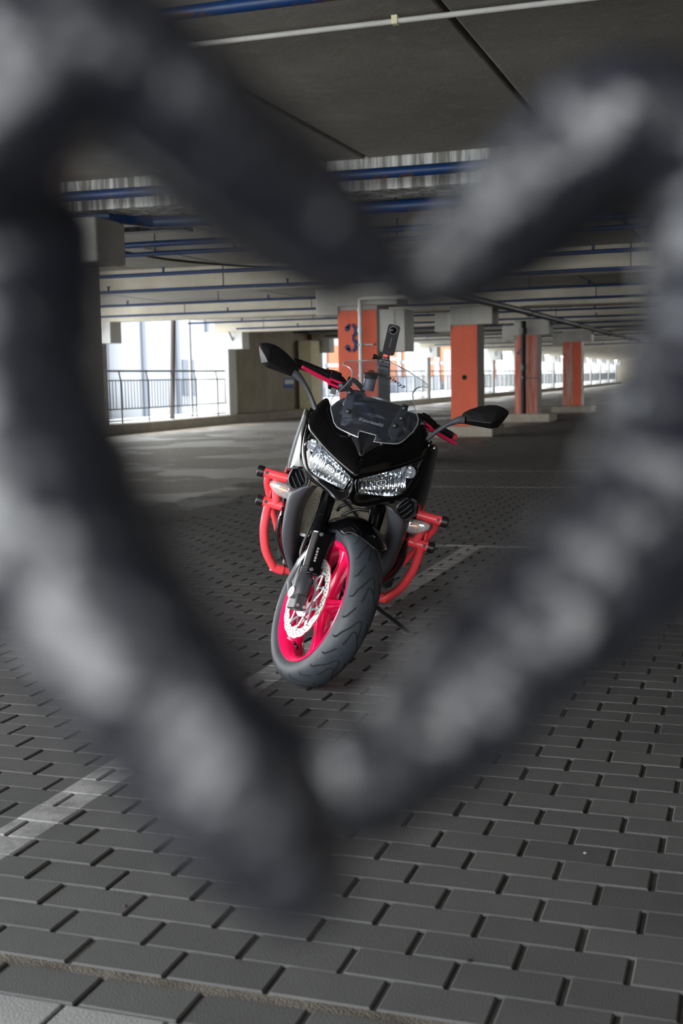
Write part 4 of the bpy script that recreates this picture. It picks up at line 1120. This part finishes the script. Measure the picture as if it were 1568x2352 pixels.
# ---------------------------------------------------------------- side fairings, ducts, radiator
for sd in (-1, 1):
    S = lambda pts: [(x, y * sd, z) for x, y, z in pts]
    sh_i = [(-.06, .140, .693), (-.085, .157, .655), (-.125, .170, .596), (-.165, .169, .520), (-.21, .158, .433), (-.24, .150, .388), (-.285, .120, .325)]
    sh_o = [(-.10, .206, .657), (-.10, .216, .640), (-.13, .216, .575), (-.16, .213, .515), (-.19, .207, .462), (-.225, .188, .405), (-.28, .150, .325)]
    sh_m = [((a[0] + b[0]) / 2 + .020, (a[1] + b[1]) / 2, (a[2] + b[2]) / 2 + .004) for a, b in zip(sh_i, sh_o)]
    sh_b = [(x - .07, y - .012, z - .004) for x, y, z in sh_i]
    sh_w = [(x - .09, y + .012, z) for x, y, z in sh_o]
    s = MB(); s.grid([S(sh_b), S(sh_i), S(sh_m), S(sh_o), S(sh_w)], 4, 4)
    shroud = s.build('radiator_shroud', K['grey'], bike, smooth=45, solid=.003)
    # vent mouth with louvres
    vc = [(-.105, .232, .735), (-.095, .196, .742), (-.085, .168, .705), (-.088, .170, .680), (-.098, .202, .655), (-.105, .222, .660), (-.112, .240, .688)]
    ctr = V((-.10, .204, .697))
    out = [V(p) for p in catmull(vc + [vc[0]], 3)[:-1]]
    inn = [ctr + (p - ctr) * .84 + V((.004, 0, 0)) for p in out]
    deep = [ctr + (p - ctr) * .66 + V((-.05, 0, 0)) for p in out]
    big = [ctr + (p - ctr) * 1.07 + V((-.035, 0, 0)) for p in out]
    mr = lambda q: [V((p.x, p.y * sd, p.z)) for p in q]
    vb = MB(); vb.loft([mr(big), mr(out), mr(inn), mr(deep)], cap=False)
    vent = vb.build('vent_mouth', K['grey'], shroud, smooth=50)
    MB().loft([mr(deep), mr([ctr + (p - ctr) * .05 + V((-.055, 0, 0)) for p in out])], cap=False).build('vent_back', K['groove'], shroud)
    for k_, (ya, za, yb, zb) in enumerate(((.224, .700, .196, .666), (.216, .718, .182, .676), (.206, .731, .176, .694))):
        MB().grid([[(-.093, ya * sd, za), (-.090, (ya + yb) / 2 * sd - .002 * sd, (za + zb) / 2 - .004), (-.086, yb * sd, zb)], [(-.13, ya * sd, za + .004), (-.128, (ya + yb) / 2 * sd, (za + zb) / 2), (-.125, yb * sd, zb + .004)]], 4, 2).build('louvre', K['grey'], shroud, solid=.002)
    # flank panels sweeping back
    up = [S([(-.125, .222, .93), (-.16, .238, .945), (-.26, .257, .935), (-.42, .262, .90), (-.60, .23, .86)]),
          S([(-.105, .223, .84), (-.17, .246, .84), (-.28, .266, .82), (-.45, .272, .79), (-.62, .24, .77)]),
          S([(-.085, .208, .775), (-.15, .240, .765), (-.28, .268, .74), (-.45, .275, .70), (-.62, .245, .69)]),
          S([(-.075, .190, .742), (-.14, .238, .72), (-.28, .264, .69), (-.45, .270, .65), (-.60, .24, .65)])]
    MB().grid(up, 4, 4).build('side_fairing', K['gloss'], bike, smooth=50, solid=.003, offset=-1)
    MB().tube(S([(-.135, .224, .955), (-.118, .226, .905), (-.104, .2245, .845), (-.092, .214, .79)]), .0035, 6, n=5).build('fairing_edge', K['gloss'], shroud)
    lo = [S([(-.19, .222, .655), (-.30, .252, .66), (-.45, .262, .64), (-.62, .24, .63)]),
          S([(-.21, .222, .57), (-.30, .250, .56), (-.45, .262, .54), (-.66, .24, .52)]),
          S([(-.24, .212, .48), (-.32, .252, .475), (-.47, .252, .45), (-.68, .22, .43)]),
          S([(-.27, .19, .40), (-.34, .222, .395), (-.50, .225, .37), (-.68, .19, .36)]),
          S([(-.31, .12, .315), (-.40, .14, .29), (-.52, .14, .27), (-.68, .12, .27)])]
    MB().grid(lo, 4, 4).build('lower_fairing', K['gloss'], bike, smooth=50, solid=.003, offset=-1)
    for z_ in (.60, .565, .53):
        MB().tube(S([(-.245, .240, z_), (-.25, .232, z_ - .05), (-.262, .222, z_ - .085)]), .003, 6, n=3).build('lower_louvre', K['gloss'], shroud)
# radiator
rad = MB().box(-.34, -.315, -.178, .178, .470, .725).build('radiator', K['dark'], bike, smooth=0, bevel=.004)
rf = MB()
nf_ = 40
for i in range(nf_):
    z = .482 + .24 * i / nf_
    rf.loft([[(-.314, -.172, z), (-.306, -.172, z + .0022), (-.314, -.172, z + .0044)], [(-.314, .172, z), (-.306, .172, z + .0022), (-.314, .172, z + .0044)]])
tag(rf.build('cooling_fins', K['fins'], rad, smooth=0), kind='stuff')
MB().box(-.316, -.303, -.178, .178, .470, .481).box(-.316, -.303, -.180, -.172, .47, .73).box(-.316, -.303, .172, .180, .47, .73).build('radiator_frame', K['alu'], rad, smooth=0)
MB().box(-.36, -.34, -.15, .15, .48, .72).build('radiator_fan', K['dark'], rad)
for y0, z0, y1, z1 in ((-.04, .625, .06, .655), (-.02, .60, .09, .64), (.03, .60, -.05, .66)):
    MB().tube([(-.27, y0, z0 - .02), (-.26, y0 + .01, z0), (-.25, (y0 + y1) / 2, (z0 + z1) / 2 + .012), (-.26, y1, z1), (-.29, y1 + .01, z1 + .03)], .0065, 8, n=5).build('hose', K['capr'], rad)

# engine, headers, sump
en = MB()
en.box(-.72, -.40, -.20, .20, .30, .62)
en.box(-.62, -.38, -.17, .17, .55, .78)
eng = en.build('engine', K['dark'], bike, smooth=0, bevel=.03)
for y_ in (-.12, -.04, .04, .12):
    MB().tube([(-.39, y_, .52), (-.345, y_, .46), (-.36, y_ * .9, .34), (-.44, y_ * .6, .245), (-.62, y_ * .4, .215)], .019, 12, n=5).build('header_pipe', K['casting'], eng)
for sd in (-1, 1):
    MB().lathe([(0, 0), (.085, 0), (.09, .02), (.075, .04), (0, .045)], 24, M.Translation((-.60, .20 * sd, .40)) @ M.Rotation(math.radians(-90 * sd), 4, 'X')).build('engine_cover', K['casting'], eng)
    MB().tube([(-.25, .035 * sd, .93), (-.38, .12 * sd, .84), (-.62, .19 * sd, .66), (-.80, .16 * sd, .52), (-.84, .13 * sd, .38)], .028, 10, n=5, sq=(.8, 1.5)).build('frame_spar', K['black'], bike)
    MB().tube([(-.86, .105 * sd, .40), (-1.1, .12 * sd, .37), (-1.445, .125 * sd, .30)], .03, 10, n=4, sq=(.6, 1.2)).build('swingarm', K['alu'], bike)
    MB().tube([(-.70, .12 * sd, .24), (-.95, .19 * sd, .27), (-1.15, .21 * sd, .38), (-1.48, .225 * sd, .54)], [.025, .03, .05, .048], 16, n=4, sq=(.8, 1.15)).build('silencer', K['casting'], bike)
# tank, seat, tail
tk = []
for x, w_, zt, zb in ((-.40, .10, .965, .84), (-.46, .17, 1.02, .80), (-.58, .19, 1.035, .79), (-.70, .15, .985, .80), (-.80, .10, .88, .80)):
    tk.append([(x, -w_ * .6, zb), (x, -w_, (zb + zt) / 2), (x, -w_ * .75, zt - .03), (x, 0, zt), (x, w_ * .75, zt - .03), (x, w_, (zb + zt) / 2), (x, w_ * .6, zb)])
MB().grid(tk, 4, 4).build('fuel_tank', K['gloss'], bike, smooth=60)
MB().lathe([(0, .01), (.034, .01), (.036, 0), (.036, -.01)], 24, M.Translation((-.55, 0, 1.035))).build('fuel_cap', K['alu'], bike)
se = []
for x, w_, zt, zb in ((-.78, .09, .85, .80), (-.95, .15, .815, .76), (-1.08, .15, .85, .77), (-1.12, .13, .90, .80), (-1.40, .12, .93, .86), (-1.52, .06, .945, .90)):
    se.append([(x, -w_ * .9, zb), (x, -w_, zt - .02), (x, -w_ * .6, zt), (x, 0, zt + .005), (x, w_ * .6, zt), (x, w_, zt - .02), (x, w_ * .9, zb)])
MB().grid(se, 4, 4).build('seat', K['capr'], bike, smooth=50)
tl = [[(x, -w_, z + .05), (x, -w_ * .9, z - .03), (x, 0, z - .06), (x, w_ * .9, z - .03), (x, w_, z + .05)] for x, w_, z in ((-.80, .15, .76), (-1.1, .15, .78), (-1.4, .12, .86), (-1.6, .04, .92))]
MB().grid(tl, 4, 3).build('tail_fairing', K['gloss'], bike, smooth=50, solid=.003)

# ---------------------------------------------------------------- turn signals
for sd in (-1, 1):
    S = lambda x, y, z: (x, y * sd, z)
    def ring(y, zc, hz, hx, n=14):
        q = []
        for i in range(n):
            a = 2 * PI * i / n
            ca, sa = math.cos(a), math.sin(a)
            q.append(S(-.205 + hx * math.copysign(abs(ca) ** .7, ca), y, zc + hz * math.copysign(abs(sa) ** .7, sa)))
        return q
    b = MB(); b.loft([ring(.220, .628, .0245, .022), ring(.245, .631, .027, .024), ring(.270, .635, .025, .022), ring(.290, .640, .018, .017), ring(.304, .644, .0095, .009)])
    ts = b.build('turn_signal', K['siglens'], bike, smooth=50); ts['label'] = 'clear wedge lens over an amber bulb'
    rb = MB()
    for j in range(7):
        yy = .228 + .0095 * j
        rb.loft([ring(yy, .629 + .0018 * j, .0262 - .0015 * j, .0230 - .0014 * j), ring(yy + .002, .629 + .0018 * j, .0266 - .0015 * j, .0235 - .0014 * j)], cap=False)
    rb.build('lens_ribs', glassy('ribbed lens', (.85, .86, .88), .25, .1, milk=.4), ts)
    MB().sphere(S(-.206, .252, .634), (.011, .020, .013), 8).build('amber_bulb', K['amber'], ts)
    MB().loft([[(p[0] - .014, p[1], p[2]) for p in ring(.224, .628, .022, .006)], [(p[0] - .014, p[1], p[2]) for p in ring(.285, .638, .012, .005)]]).build('lamp_reflector', K['reflector'], ts)
    MB().tube([S(-.205, .222, .628), S(-.21, .19, .625)], [.020, .016], 12).build('signal_stem', K['black'], ts)

# ---------------------------------------------------------------- crash bars
for sd in (-1, 1):
    S = lambda *q: [(x, y * sd, z) for x, y, z in q]
    c = MB()
    c.tube(S((-.305, .298, .553), (-.318, .300, .520), (-.332, .294, .450), (-.352, .270, .375), (-.380, .236, .325), (-.392, .222, .306)), .0165, 14, n=5)
    c.tube(S((-.286, .293, .668), (-.298, .285, .62), (-.305, .272, .562)), .0165, 14)
    c.tube(S((-.39, .232, .312), (-.40, .205, .306), (-.405, .190, .306)), .0195, 14)
    c.tube(S((-.40, .21, .307), (-.42, .15, .306), (-.45, .08, .305)), .0145, 14)
    c.tube(S((-.305, .325, .66), (-.335, .330, .63), (-.37, .315, .585), (-.40, .285, .52), (-.42, .25, .45)), .0125, 12, n=4)
    c.tube(S((-.318, .245, .562), (-.36, .228, .52), (-.46, .20, .45)), .0125, 12, n=3)
    c.tube(S((-.30, .262, .66), (-.37, .262, .72), (-.44, .25, .76)), .012, 12, n=3)
    c.obox((-.345, .305 * sd, .598), (.030, 0, -.018), (0, .004, 0), (.01, 0, .026))
    cb = c.build('crash_bar', K['coral'], bike, smooth=50)
    for (x, z, ya, yb) in ((-.286, .669, .252, .346), (-.308, .559, .232, .324)):
        MB().cyl((x, ya * sd, z), (x, yb * sd, z), .0185, 18).build('slider_tube', K['coral'], cb, bevel=.001)
        MB().tube(S((x, yb - .002, z), (x, yb + .012, z), (x, yb + .022, z), (x, yb + .026, z)), [.0205, .022, .021, .016], 14).build('slider_cap', K['capr'], cb)
        MB().cyl((x + .0165, (yb - .014) * sd, z + .003), (x + .0205, (yb - .014) * sd, z + .003), .0065, 12).build('slider_bolt', K['capr'], cb)

# ---------------------------------------------------------------- mirrors
mo = [(.306, 1.062), (.311, 1.080), (.331, 1.099), (.363, 1.119), (.395, 1.133), (.421, 1.139), (.447, 1.138), (.471, 1.130), (.474, 1.119), (.461, 1.086), (.448, 1.060), (.425, 1.050), (.400, 1.049), (.357, 1.053), (.317, 1.041)]
mo = [(.005 + y * .972, 1.162 + (z - 1.162) * .978) for y, z in mo]
cy, cz = .388, 1.094
for sd in (-1, 1):
    S = lambda q: [(x, y * sd, z) for x, y, z in q]
    A = [(-.148, y, z) for y, z in mo]
    hull = A + [(-.140, cy + (y - cy) * .99, cz + (z - cz) * .99) for y, z in mo] + [(-.118, .322, 1.060), (-.098, .345, 1.064), (-.074, .395, 1.0705), (-.069, .410, 1.074), (-.085, .425, 1.09), (-.100, .418, 1.113), (-.108, .36, 1.095), (-.122, .327, 1.080)]
    bmh = bmesh.new()
    for p in S(hull): bmh.verts.new(p)
    bmesh.ops.convex_hull(bmh, input=bmh.verts[:])
    for v_ in [v_ for v_ in bmh.verts if not v_.link_faces]: bmh.verts.remove(v_)
    hm = bpy.data.meshes.new('mirror'); bmh.to_mesh(hm); bmh.free(); hm.materials.append(K['black'])
    mh = link(bpy.data.objects.new('mirror', hm), bike)
    md = mh.modifiers.new('bevel', 'BEVEL'); md.width = .003; md.segments = 2; md.limit_method = 'ANGLE'; md.angle_limit = math.radians(18)
    MB().add(S([(-.1485, cy + (y - cy) * .94, cz + (z - cz) * .94) for y, z in mo]), [tuple(range(len(mo)))]).build('mirror_glass', K['mirror'], mh, smooth=0)
    MB().tube(S([(-.128, .318, 1.058), (-.128, .300, 1.053), (-.128, .268, 1.030), (-.128, .238, .998), (-.126, .212, .963), (-.124, .198, .944)]), [.018, .0175, .011, .0095, .0105, .012], 12, n=4, sq=(1, .8)).build('mirror_stalk', K['grey'], mh)
    b = MB(); b.tube(S([(-.130, .200, .947), (-.122, .192, .938)]), .0165, 14)
    b.tube(S([(-.122, .196, .942), (-.110, .180, .930), (-.100, .166, .924)]), [.016, .019, .010], 10, sq=(1, .7))
    b.build('mirror_foot', K['grey'], mh)

# ---------------------------------------------------------------- side stand (left)
stq = bike.matrix_world.inverted() @ V((-1.362, 4.852, .012))
p0 = V((-.50, .165, .262))
b = MB(); b.tube([p0, p0.lerp(stq, .5), stq], [.0115, .0105, .010], 12)
st = b.build('side_stand', K['casting'], bike)
d = (stq - p0).normalized()
MB().cyl(p0.lerp(stq, .62), p0.lerp(stq, .62) + V((.02, .030, .028)), .004, 8).sphere(p0.lerp(stq, .62) + V((.02, .030, .028)), .006, 6).build('stand_tab', K['casting'], st)
MB().obox(bike.matrix_world.inverted() @ V((-1.362, 4.856, .004)), (.035, 0, 0), (0, .022, 0), (0, .0, .004)).build('stand_foot', K['casting'], st, bevel=.002)
MB().tube([p0 + V((-.03, .02, -.02)), p0 + V((-.1, .06, -.04))], .006, 8).build('stand_spring', K['dark'], st)

# ================================================================== action camera on the screen edge
ac = empty('action_camera', 'black stick action camera clamped to the top of the windscreen', 'camera', parent=None)
acx = V((-.313, -.018, 1.180))
tiltv = V((0.02, -.005, 1)).normalized()
ac.matrix_world = bike.matrix_world @ face_m(acx, V((0, 1, .04)), tiltv)
# local: x right, y up, z toward the viewer
def rrect(w_, h_, r_, z, n=5):
    q = []
    for cx, cy, a0 in ((w_ - r_, h_ - r_, 0), (-w_ + r_, h_ - r_, 90), (-w_ + r_, -h_ + r_, 180), (w_ - r_, -h_ + r_, 270)):
        for i in range(n + 1):
            a = math.radians(a0 + 90 * i / n)
            q.append((cx + r_ * math.cos(a), cy + r_ * math.sin(a), z))
    return q
TB = M.Translation((.006, .088, .0))
MB().loft([rrect(.0215, .0555, .009, -.016), rrect(.0225, .0565, .010, -.011), rrect(.0225, .0565, .010, .011), rrect(.0215, .0555, .009, .016)]).build('camera_body', K['cambody'], ac, smooth=40, mat4=TB)
MB().lathe([(0, .009), (.006, .008), (.011, .004), (.0125, 0), (.0135, 0), (.0135, -.002)], 24, TB @ M.Translation((0, .036, .0165))).build('lens', K['gloss'], ac)
MB().lathe([(.0125, 0), (.0155, 0), (.0155, .002), (.0125, .002)], 24, TB @ M.Translation((0, .036, .0155)), closed=True).build('lens_ring', K['casting'], ac)
MB().box(-.0012, .0012, -.030, .008, .0158, .0164).box(-.0035, .0035, -.047, -.046, .0158, .0164).build('side_marks', K['grey'], ac, smooth=0, mat4=TB)
MB().box(-.010, .008, .018, .034, -.007, .007).build('quick_release', K['red'], ac, smooth=0, bevel=.002)
MB().box(-.018, .022, -.012, .012, -.012, .016).box(-.012, .014, .008, .022, -.010, .010).build('clamp_body', K['capr'], ac, smooth=0, bevel=.003)
MB().tube([(-.012, .010, .004), (-.030, .013, .004), (-.034, .0135, .004), (-.046, .0145, .004)], [.006, .006, .008, .011], 12).build('clamp_knob', K['capr'], ac)
MB().box(-.020, .024, -.030, -.012, -.006, .010).build('clamp_jaw', K['capr'], ac, smooth=0, bevel=.003)
# ================================================================== gloved hands making a heart close to the camera
# hand frame: right, up, forward of someone holding the hands at this spot; one continuous glove surface per hand
def glove(name, label, chains, cuff):
    b = MB()
    for pts, rad_ in chains:
        P = catmull(pts, 5)
        n = len(P)
        R = []
        for i in range(n):
            t = i / (n - 1) * (len(rad_) - 1)
            k = min(int(t), len(rad_) - 2)
            R.append((rad_[k] + (rad_[k + 1] - rad_[k]) * (t - k)) * (1 + .05 * math.sin(i * 2.3)))
        # round the tip
        d = (P[-1] - P[-2]).normalized()
        for e, s_ in ((.45, .9), (.8, .62), (1.0, .15)):
            P.append(P[n - 1] + d * R[n - 1] * e); R.append(R[n - 1] * s_)
        # tube with explicit radii
        tub = MB(); tub.tube(P, [.01] * 2, 14)
        m = 14
        for i in range(len(P)):
            for k in range(m):
                v_ = V(tub.v[i * m + k]); tub.v[i * m + k] = tuple(P[i] + (v_ - P[i]) * (R[i] / .01))
        b.add(tub.v, tub.f)
    mm = M(((RT.x, UP.x, FWD.x, CAM_P.x), (RT.y, UP.y, FWD.y, CAM_P.y), (RT.z, UP.z, FWD.z, CAM_P.z), (0, 0, 0, 1)))
    o = b.build(name, K['leather'], None, smooth=60, mat4=mm)
    r_ = o.modifiers.new('skin', 'REMESH'); r_.mode = 'VOXEL'; r_.voxel_size = .0013; r_.use_smooth_shade = True
    s_ = o.modifiers.new('smooth', 'SMOOTH'); s_.factor = .5; s_.iterations = 4
    tx = bpy.data.textures.get('glove folds') or bpy.data.textures.new('glove folds', 'CLOUDS')
    tx.noise_scale = .016; tx.noise_depth = 2
    dm = o.modifiers.new('folds', 'DISPLACE'); dm.texture = tx; dm.texture_coords = 'LOCAL'; dm.strength = .0034; dm.mid_level = .5
    tag(o, label, 'hand', 'gloved hands forming a heart')
    c = MB(); c.tube(cuff, [.034, .038, .042], 24, n=3)
    c.build('cuff', K['black'], o, smooth=60, mat4=mm)
    return o
glove('gloved_hand', 'black leather gloved hand entering from the left, forming half a heart', [
    ([(-0.1341, 0.0353, 0.2150), (-0.0864, 0.0421, 0.1900), (-0.0546, 0.0493, 0.1680), (-0.0436, 0.0555, 0.1630), (-0.0334, 0.0625, 0.1630), (-0.0231, 0.0565, 0.1670), (-0.0136, 0.0502, 0.1730), (-0.0054, 0.0446, 0.1780), (0.0040, 0.0376, 0.1830)], [0.02, 0.018, 0.015, 0.0125, 0.0112, 0.0104, 0.0099, 0.009, 0.0068]),
    ([(-0.1341, 0.0353, 0.2150), (-0.0932, 0.0550, 0.2050), (-0.0625, 0.0647, 0.1900), (-0.0399, 0.0674, 0.1900), (-0.0234, 0.0558, 0.1950), (-0.0104, 0.0458, 0.2000), (-0.0010, 0.0410, 0.2030)], [0.02, 0.018, 0.014, 0.011, 0.0092, 0.008, 0.0066]),
    ([(-0.1341, 0.0353, 0.2150), (-0.1055, 0.0547, 0.2250), (-0.0761, 0.0654, 0.2150), (-0.0560, 0.0677, 0.2150), (-0.0683, 0.0531, 0.2250)], [0.02, 0.018, 0.014, 0.0115, 0.01]),
    ([(-0.1341, 0.0353, 0.2150), (-0.1136, 0.0470, 0.2350), (-0.0871, 0.0581, 0.2320), (-0.0688, 0.0597, 0.2350), (-0.0815, 0.0463, 0.2400)], [0.02, 0.018, 0.013, 0.0105, 0.009]),
    ([(-0.1341, 0.0353, 0.2150), (-0.0823, 0.0366, 0.1900), (-0.0540, 0.0420, 0.1780), (-0.0476, 0.0369, 0.1780), (-0.0454, 0.0233, 0.1720), (-0.0438, 0.0118, 0.1680), (-0.0386, -0.0014, 0.1640), (-0.0261, -0.0204, 0.1600), (-0.0191, -0.0294, 0.1590), (-0.0127, -0.0366, 0.1580), (-0.0073, -0.0460, 0.1580)], [0.02, 0.019, 0.0155, 0.0118, 0.0115, 0.0125, 0.0134, 0.013, 0.0125, 0.0122, 0.0088]),
    ([(-0.0864, 0.0366, 0.1900), (-0.0637, 0.0224, 0.1800), (-0.0460, 0.0072, 0.1720), (-0.0347, -0.0091, 0.1650)], [0.02, 0.019, 0.0165, 0.014]),
], [(-0.1302, 0.0368, 0.2150), (-0.1799, 0.0238, 0.2400), (-0.2703, -0.0075, 0.2800)])
glove('gloved_hand', 'black leather gloved hand entering from the right, forming half a heart', [
    ([(0.1543, 0.0428, 0.2500), (0.1049, 0.0531, 0.2250), (0.0700, 0.0581, 0.2080), (0.0569, 0.0643, 0.2040), (0.0462, 0.0658, 0.2020), (0.0377, 0.0603, 0.2030), (0.0298, 0.0540, 0.2040), (0.0219, 0.0468, 0.2060), (0.0132, 0.0382, 0.2080)], [0.02, 0.018, 0.015, 0.0125, 0.0112, 0.0103, 0.0098, 0.0088, 0.0066]),
    ([(0.1543, 0.0428, 0.2500), (0.1096, 0.0588, 0.2350), (0.0784, 0.0612, 0.2280), (0.0561, 0.0657, 0.2240), (0.0416, 0.0585, 0.2240), (0.0306, 0.0493, 0.2260), (0.0243, 0.0440, 0.2280)], [0.02, 0.018, 0.0145, 0.0115, 0.0098, 0.0085, 0.007]),
    ([(0.1543, 0.0428, 0.2500), (0.1165, 0.0554, 0.2500), (0.0881, 0.0580, 0.2460), (0.0740, 0.0598, 0.2460), (0.0806, 0.0482, 0.2500)], [0.02, 0.018, 0.014, 0.0115, 0.01]),
    ([(0.1543, 0.0428, 0.2500), (0.1170, 0.0492, 0.2550), (0.0950, 0.0528, 0.2550), (0.0822, 0.0528, 0.2550), (0.0894, 0.0426, 0.2600)], [0.02, 0.017, 0.013, 0.0105, 0.009]),
    ([(0.1543, 0.0428, 0.2500), (0.1025, 0.0369, 0.2250), (0.0685, 0.0461, 0.2080), (0.0632, 0.0379, 0.2040), (0.0604, 0.0272, 0.2010), (0.0553, 0.0154, 0.1980), (0.0488, -0.0010, 0.1950), (0.0379, -0.0131, 0.1930), (0.0277, -0.0224, 0.1920), (0.0190, -0.0308, 0.1910), (0.0052, -0.0420, 0.1900)], [0.02, 0.019, 0.0155, 0.0118, 0.0118, 0.0128, 0.0134, 0.013, 0.0126, 0.0124, 0.0092]),
    ([(0.1049, 0.0353, 0.2250), (0.0813, 0.0210, 0.2120), (0.0632, 0.0070, 0.2030), (0.0448, -0.0087, 0.1960)], [0.02, 0.019, 0.0165, 0.014]),
], [(0.1498, 0.0437, 0.2500), (0.2007, 0.0317, 0.2700), (0.2823, 0.0028, 0.3000)])
